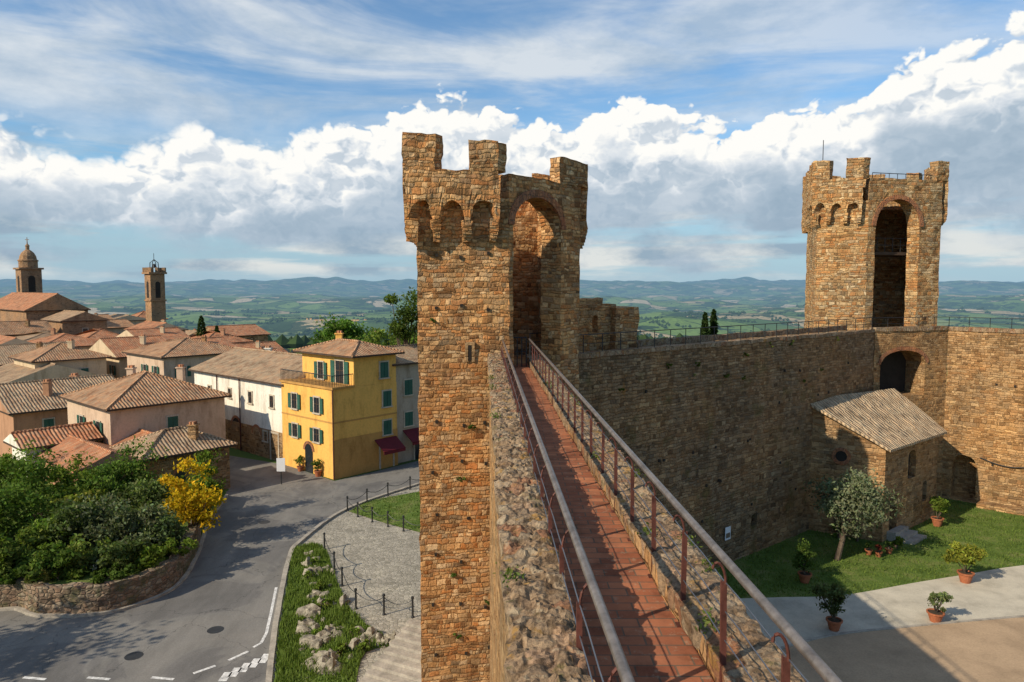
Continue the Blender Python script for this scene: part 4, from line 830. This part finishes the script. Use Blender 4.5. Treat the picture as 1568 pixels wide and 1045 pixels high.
def belltower(name,c,w,z0,z1,dome):
    e=empty(name); c=Vector(c); b=MB(); P=lambda a,d,C=c: C+DL*a+DR*d; h=w/2
    b.prism([P(-h,-h),P(-h,h),P(h,h),P(h,-h)],z0,z1)
    for zz,o,t in ((z1,.35,.35),(z1-5.2,.18,.25)): b.prism([P(-h-o,-h-o),P(-h-o,h+o),P(h+o,h+o),P(h+o,-h-o)],zz,zz+t)
    b.obj('shaft',['fieldbrick'],e); b=MB()
    for d,n in ((DL,-DR),(DR,-DL)):
        base=c+n*(h+.02); ww=w*.34; zb=z1-4.6; zt=z1-1.9
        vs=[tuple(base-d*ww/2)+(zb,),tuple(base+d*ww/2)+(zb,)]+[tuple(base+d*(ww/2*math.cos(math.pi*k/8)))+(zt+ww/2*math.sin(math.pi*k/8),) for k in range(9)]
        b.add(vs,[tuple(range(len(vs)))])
    b.obj('belfry_opening',['dark'],e); b=MB()  # flat dark shapes laid on the shaft, shade of the openings painted in
    if dome:
        hh=h*.92; b.lathe((c.x,c.y,z1+.35),[(hh,0),(hh,1.3),(hh*1.08,1.35),(hh*1.08,1.6),(hh*.93,1.7),(hh*.86,2.4),(hh*.66,3.1),(hh*.35,3.6),(.35,3.75),(.35,4.4),(.45,4.5),(.1,5.0),(.05,6.3)],12); b.box((c.x-.4,c.y-.04,z1+6.1),(.8,0,0),(0,.08,0),(0,0,.1)); b.obj('dome',['fieldbrick'],e)
    else:
        for a in (-1,0,1):
            for d in (-1,0,1):
                if a or d: 
                    q=P(a*(h-.05),d*(h-.05)); b.box((q.x-.28,q.y-.28,z1+.35),(.56,0,0),(0,.56,0),(0,0,.9))
        b.obj('merlons',['fieldbrick'],e); b=MB()
        for a,d in ((-.6,-.6),(.6,-.6),(.6,.6),(-.6,.6)): q=P(a,d); b.tube([(q.x,q.y,z1),(c.x+(q.x-c.x)*.9,c.y+(q.y-c.y)*.9,z1+2.2),(c.x,c.y,z1+2.8)],.08,5)
        b.lathe((c.x,c.y,z1+1.2),[(.5,0),(.35,.5),(.1,.8)],10); b.tube([(c.x,c.y,z1+2.7),(c.x,c.y,z1+4.0)],.05,5); b.obj('bell_frame',['iron'],e)
belltower('church_bell_tower',(-100.5,150),3.7,-10,Hh(48,413,150)[2],True)
belltower('town_hall_bell_tower',(-69.4,140),2.7,-10,Hh(240,420,140)[2],False)
x,y=G(431,742); b=MB(); b.tube([(x,y,0),(x,y,2.0)],.035,8,0); b.box((x-.3,y-.05,.95),(.6,0,0),(0,.04,0),(0,0,.95),1); b.obj('notice_board',['iron','signw'])
potted('potted_shrub',487,730,.45,.8,GD,.28,.45,600); potted('potted_shrub',460,722,.4,.7,GB,.25,.4,500)
def ty(px,py,Y): return Hh(px,py,Y)
q=ty(524,482,82); tree('tree',(q[0],q[1],-2),q[2]+2,3.6,(.075,.13,.024),.3,60,13000,.22,.5,4.2)
q=ty(585,500,78); tree('tree',(q[0],q[1],-2),q[2]+2,3.4,(.12,.16,.03),.3,44,8000,.2,.5,3.6)
q=ty(622,508,74); tree('tree',(q[0],q[1],-2),q[2]+2,2.6,(.11,.15,.03),.3,30,5000,.2,.5,3.)
q=ty(455,522,90); tree('tree',(q[0],q[1],-3),q[2]+3,2.6,(.11,.15,.03),.3,26,4000,.2,.5)
q=ty(622,444,62); tree('pine_tree',(q[0],q[1],0),q[2],2.0,(.07,.10,.02),.22,14,3200,.15,.72,2.6)
def cypress(px,py,Y,zb,w):
    q=ty(px,py,Y); e=empty('cypress_tree'); h=q[2]-zb; n=2400; tt=R.uniform(0,1,n)**.8; rad_=w*np.minimum(1,tt*5)*(1-tt)**.55*R.uniform(.6,1.1,n); a=R.uniform(0,6.28,n)
    P=np.stack([q[0]+rad_*np.cos(a),q[1]+rad_*np.sin(a),zb+tt*h],1); leafmesh('foliage',P,.2,(.035,.058,.018),R.uniform(.6,1.3,n),e); b=MB(); b.tube([(q[0],q[1],zb-1),(q[0],q[1],zb+h*.8)],[.2,.05],6); b.obj('trunk',['bark'],e)
cypress(308,484,112,-3,1.6); cypress(332,500,112,-3,1.4); cypress(321,510,116,-3,1.2); cypress(285,520,108,-3,1.)
cypress(1080,480,62,-2,1.0); cypress(1093,475,63,-2,1.0)
# ================= world =================
w=bpy.data.worlds.new('World'); scn.world=w; w.use_nodes=True; w.node_tree.nodes.clear(); t=NT(w.node_tree)
try:
    w.cycles.sampling_method='MANUAL'; w.cycles.sample_map_resolution=256
except Exception: pass
out=t.n('ShaderNodeOutputWorld'); sky=t.n('ShaderNodeTexSky',sky_type='NISHITA'); sky.sun_disc=False; sky.sun_elevation=EL; sky.sun_rotation=math.atan2(SUN_H.x,SUN_H.y)%(2*math.pi)
sky.air_density=1.0; sky.dust_density=.3; sky.ozone_density=1.5
bg=t.n('ShaderNodeBackground'); bg.inputs[1].default_value=.12; t.set(bg.inputs[0],t.mix(1.,sky.outputs[0],(.72,1.04,1.22),'MULTIPLY'))
d=t.sep(t.n('ShaderNodeTexCoord').outputs['Generated']); u=t.m('ARCTAN2',d[0],d[1]); hy=t.m('SQRT',t.m('ADD',t.m('MULTIPLY',d[0],d[0]),t.m('MULTIPLY',d[1],d[1])))
v=t.m('DIVIDE',d[2],t.m('MAXIMUM',hy,.05))
fc=t.n('ShaderNodeFloatCurve'); cu=fc.mapping.curves[0]
pts=[(-1.5,.06),(-.9,.16),(-.62,.19),(-.5,.18),(-.42,.2),(-.335,.19),(-.25,.2),(-.2,.22),(-.13,.248),(-.07,.235),(.02,.25),(.07,.225),(.12,.245),(.17,.235),(.24,.225),(.285,.21),(.385,.225),(.44,.22),(.465,.262),(.53,.285),(.57,.27),(.62,.295),(.9,.2),(1.5,.06)]  # unseen clouds behind the camera kept low to weaken the sky fill
sc=lambda q:(q+3.2)/6.4
cu.points[0].location=(0,.08); cu.points[1].location=(1,.08)
for a,c in pts: cu.points.new(sc(a),c*2)
fc.mapping.update(); t.set(fc.inputs['Value'],t.m('DIVIDE',t.m('ADD',u,3.2),6.4)); vtop=t.m('MULTIPLY',fc.outputs[0],.5)
def N2(a,b_,su,sv,off,detail,rough=.55,dist=0.):
    return t.noise(t.comb(t.m('ADD',t.m('MULTIPLY',a,su),off),t.m('MULTIPLY',b_,sv)),1.,detail,rough,dist,'2D')
_,ncW=N2(u,v,22.,26.,.9,3)
def bil(du,dv):
    uu=t.m('ADD',u,du); vv=t.m('ADD',v,dv)
    n,_=N2(uu,vv,6.,9.,.3,7,.56)
    tot=t.m('MULTIPLY',n,.85)
    vec=t.vmath('ADD',t.comb(t.m('MULTIPLY',uu,20.),t.m('MULTIPLY',vv,27.)),ncW)
    for k,(s_,w_) in enumerate(((1.,-.24),(2.4,-.12),(5.5,-.05))):
        vo=t.n('ShaderNodeTexVoronoi',voronoi_dimensions='2D'); vo.inputs['Scale'].default_value=s_; t.set(vo.inputs['Vector'],vec)
        dd=vo.outputs['Distance']; tot=t.m('ADD',tot,t.m('MULTIPLY',t.m('MULTIPLY',dd,dd),w_*1.4))
    return tot
b0=bil(0.,0.); b1=bil(-.007,.012)
edge=t.m('ADD',t.m('SUBTRACT',vtop,v),t.m('MULTIPLY',t.m('SUBTRACT',b0,.28),.125))
soft=t.mr(u,-.5,-.15,.03,.007)
mA=t.mr(edge,-.002,soft)
nb_,_=N2(u,v,5.,18.,4.,5)
mbot=t.mr(t.m('ADD',v,t.m('MULTIPLY',t.m('SUBTRACT',nb_,.5),.17)),.03,.095)
lit=t.m('ADD',t.m('MULTIPLY',t.m('SUBTRACT',b0,b1),5.),.66,clamp=True)
nsh,_=N2(u,v,6.,15.,7.,6,.6)
dep=t.mr(t.m('ADD',edge,t.m('MULTIPLY',t.m('SUBTRACT',nsh,.5),.13)),.025,.13,1.,.2)
br=t.m('MULTIPLY',t.m('ADD',t.m('MULTIPLY',lit,.6),.4),dep,clamp=True)
br=t.m('ADD',br,t.m('MULTIPLY',t.m('SUBTRACT',nsh,.47),.5),clamp=True)
ca=t.ramp(br,[(0,(.30,.41,.52)),(.22,(.42,.52,.62)),(.5,(.72,.77,.82)),(.75,(1.,.99,.95))])
bA=t.n('ShaderNodeBackground'); t.set(bA.inputs[0],ca); bA.inputs[1].default_value=1.
bH=t.n('ShaderNodeBackground'); bH.inputs[0].default_value=(.36,.52,.64,1); bH.inputs[1].default_value=1.
nC,_=N2(u,v,3.4,32.,2.,6)
mC=t.m('MULTIPLY',t.m('MULTIPLY',t.mr(nC,.38,.58,0,.9),t.mr(v,.0,.03)),t.mr(v,.12,.22,1,0))
bC=t.n('ShaderNodeBackground'); t.set(bC.inputs[0],t.ramp(nsh,[(.38,(.32,.43,.54)),(.62,(.84,.85,.82))])); bC.inputs[1].default_value=.92
nB,_=N2(t.m('ADD',u,t.m('MULTIPLY',v,.8)),v,2.4,10.,6.,6,.58,.4)
mB=t.m('MULTIPLY',t.m('MULTIPLY',t.mr(nB,.30,.62,0.08,.88),t.mr(v,.14,.24)),t.mr(u,.0,.7,1.,.6))
mB=t.m('MULTIPLY',mB,t.mr(t.m('ABSOLUTE',u),.9,1.5,1.,.35))  # cirrus thinned outside the view, also to weaken the sky fill
bB=t.n('ShaderNodeBackground'); t.set(bB.inputs[0],t.ramp(nsh,[(.35,(.5,.61,.73)),(.62,(.8,.85,.89))])); bB.inputs[1].default_value=.92
def mixs(f,a,c): n=t.n('ShaderNodeMixShader'); t.set(n.inputs[0],f); t.nt.links.new(a.outputs[0],n.inputs[1]); t.nt.links.new(c.outputs[0],n.inputs[2]); return n
s=mixs(t.mr(v,.0,.2,.92,0),bg,bH); s=mixs(mC,s,bC); s=mixs(mB,s,bB); s=mixs(t.m('MULTIPLY',mA,mbot),s,bA); t.nt.links.new(s.outputs[0],out.inputs[0])
# sun
sl_=bpy.data.lights.new('sun','SUN'); sl_.energy=5.0; sl_.angle=math.radians(.5); sl_.color=(1,.87,.68); so=bpy.data.objects.new('sun',sl_); COL.objects.link(so); so.rotation_euler=S3.to_track_quat('Z','Y').to_euler()
cam=bpy.data.cameras.new('camera'); cam.sensor_width=36; cam.lens=F/1568*36; cam.clip_start=.05; cam.clip_end=90000; co=bpy.data.objects.new('camera',cam); COL.objects.link(co)
co.location=(0,0,CAMZ); co.rotation_euler=(math.pi/2-TH,0,0); scn.camera=co
scn.view_settings.view_transform='Standard'; scn.view_settings.look='None'; scn.view_settings.exposure=0
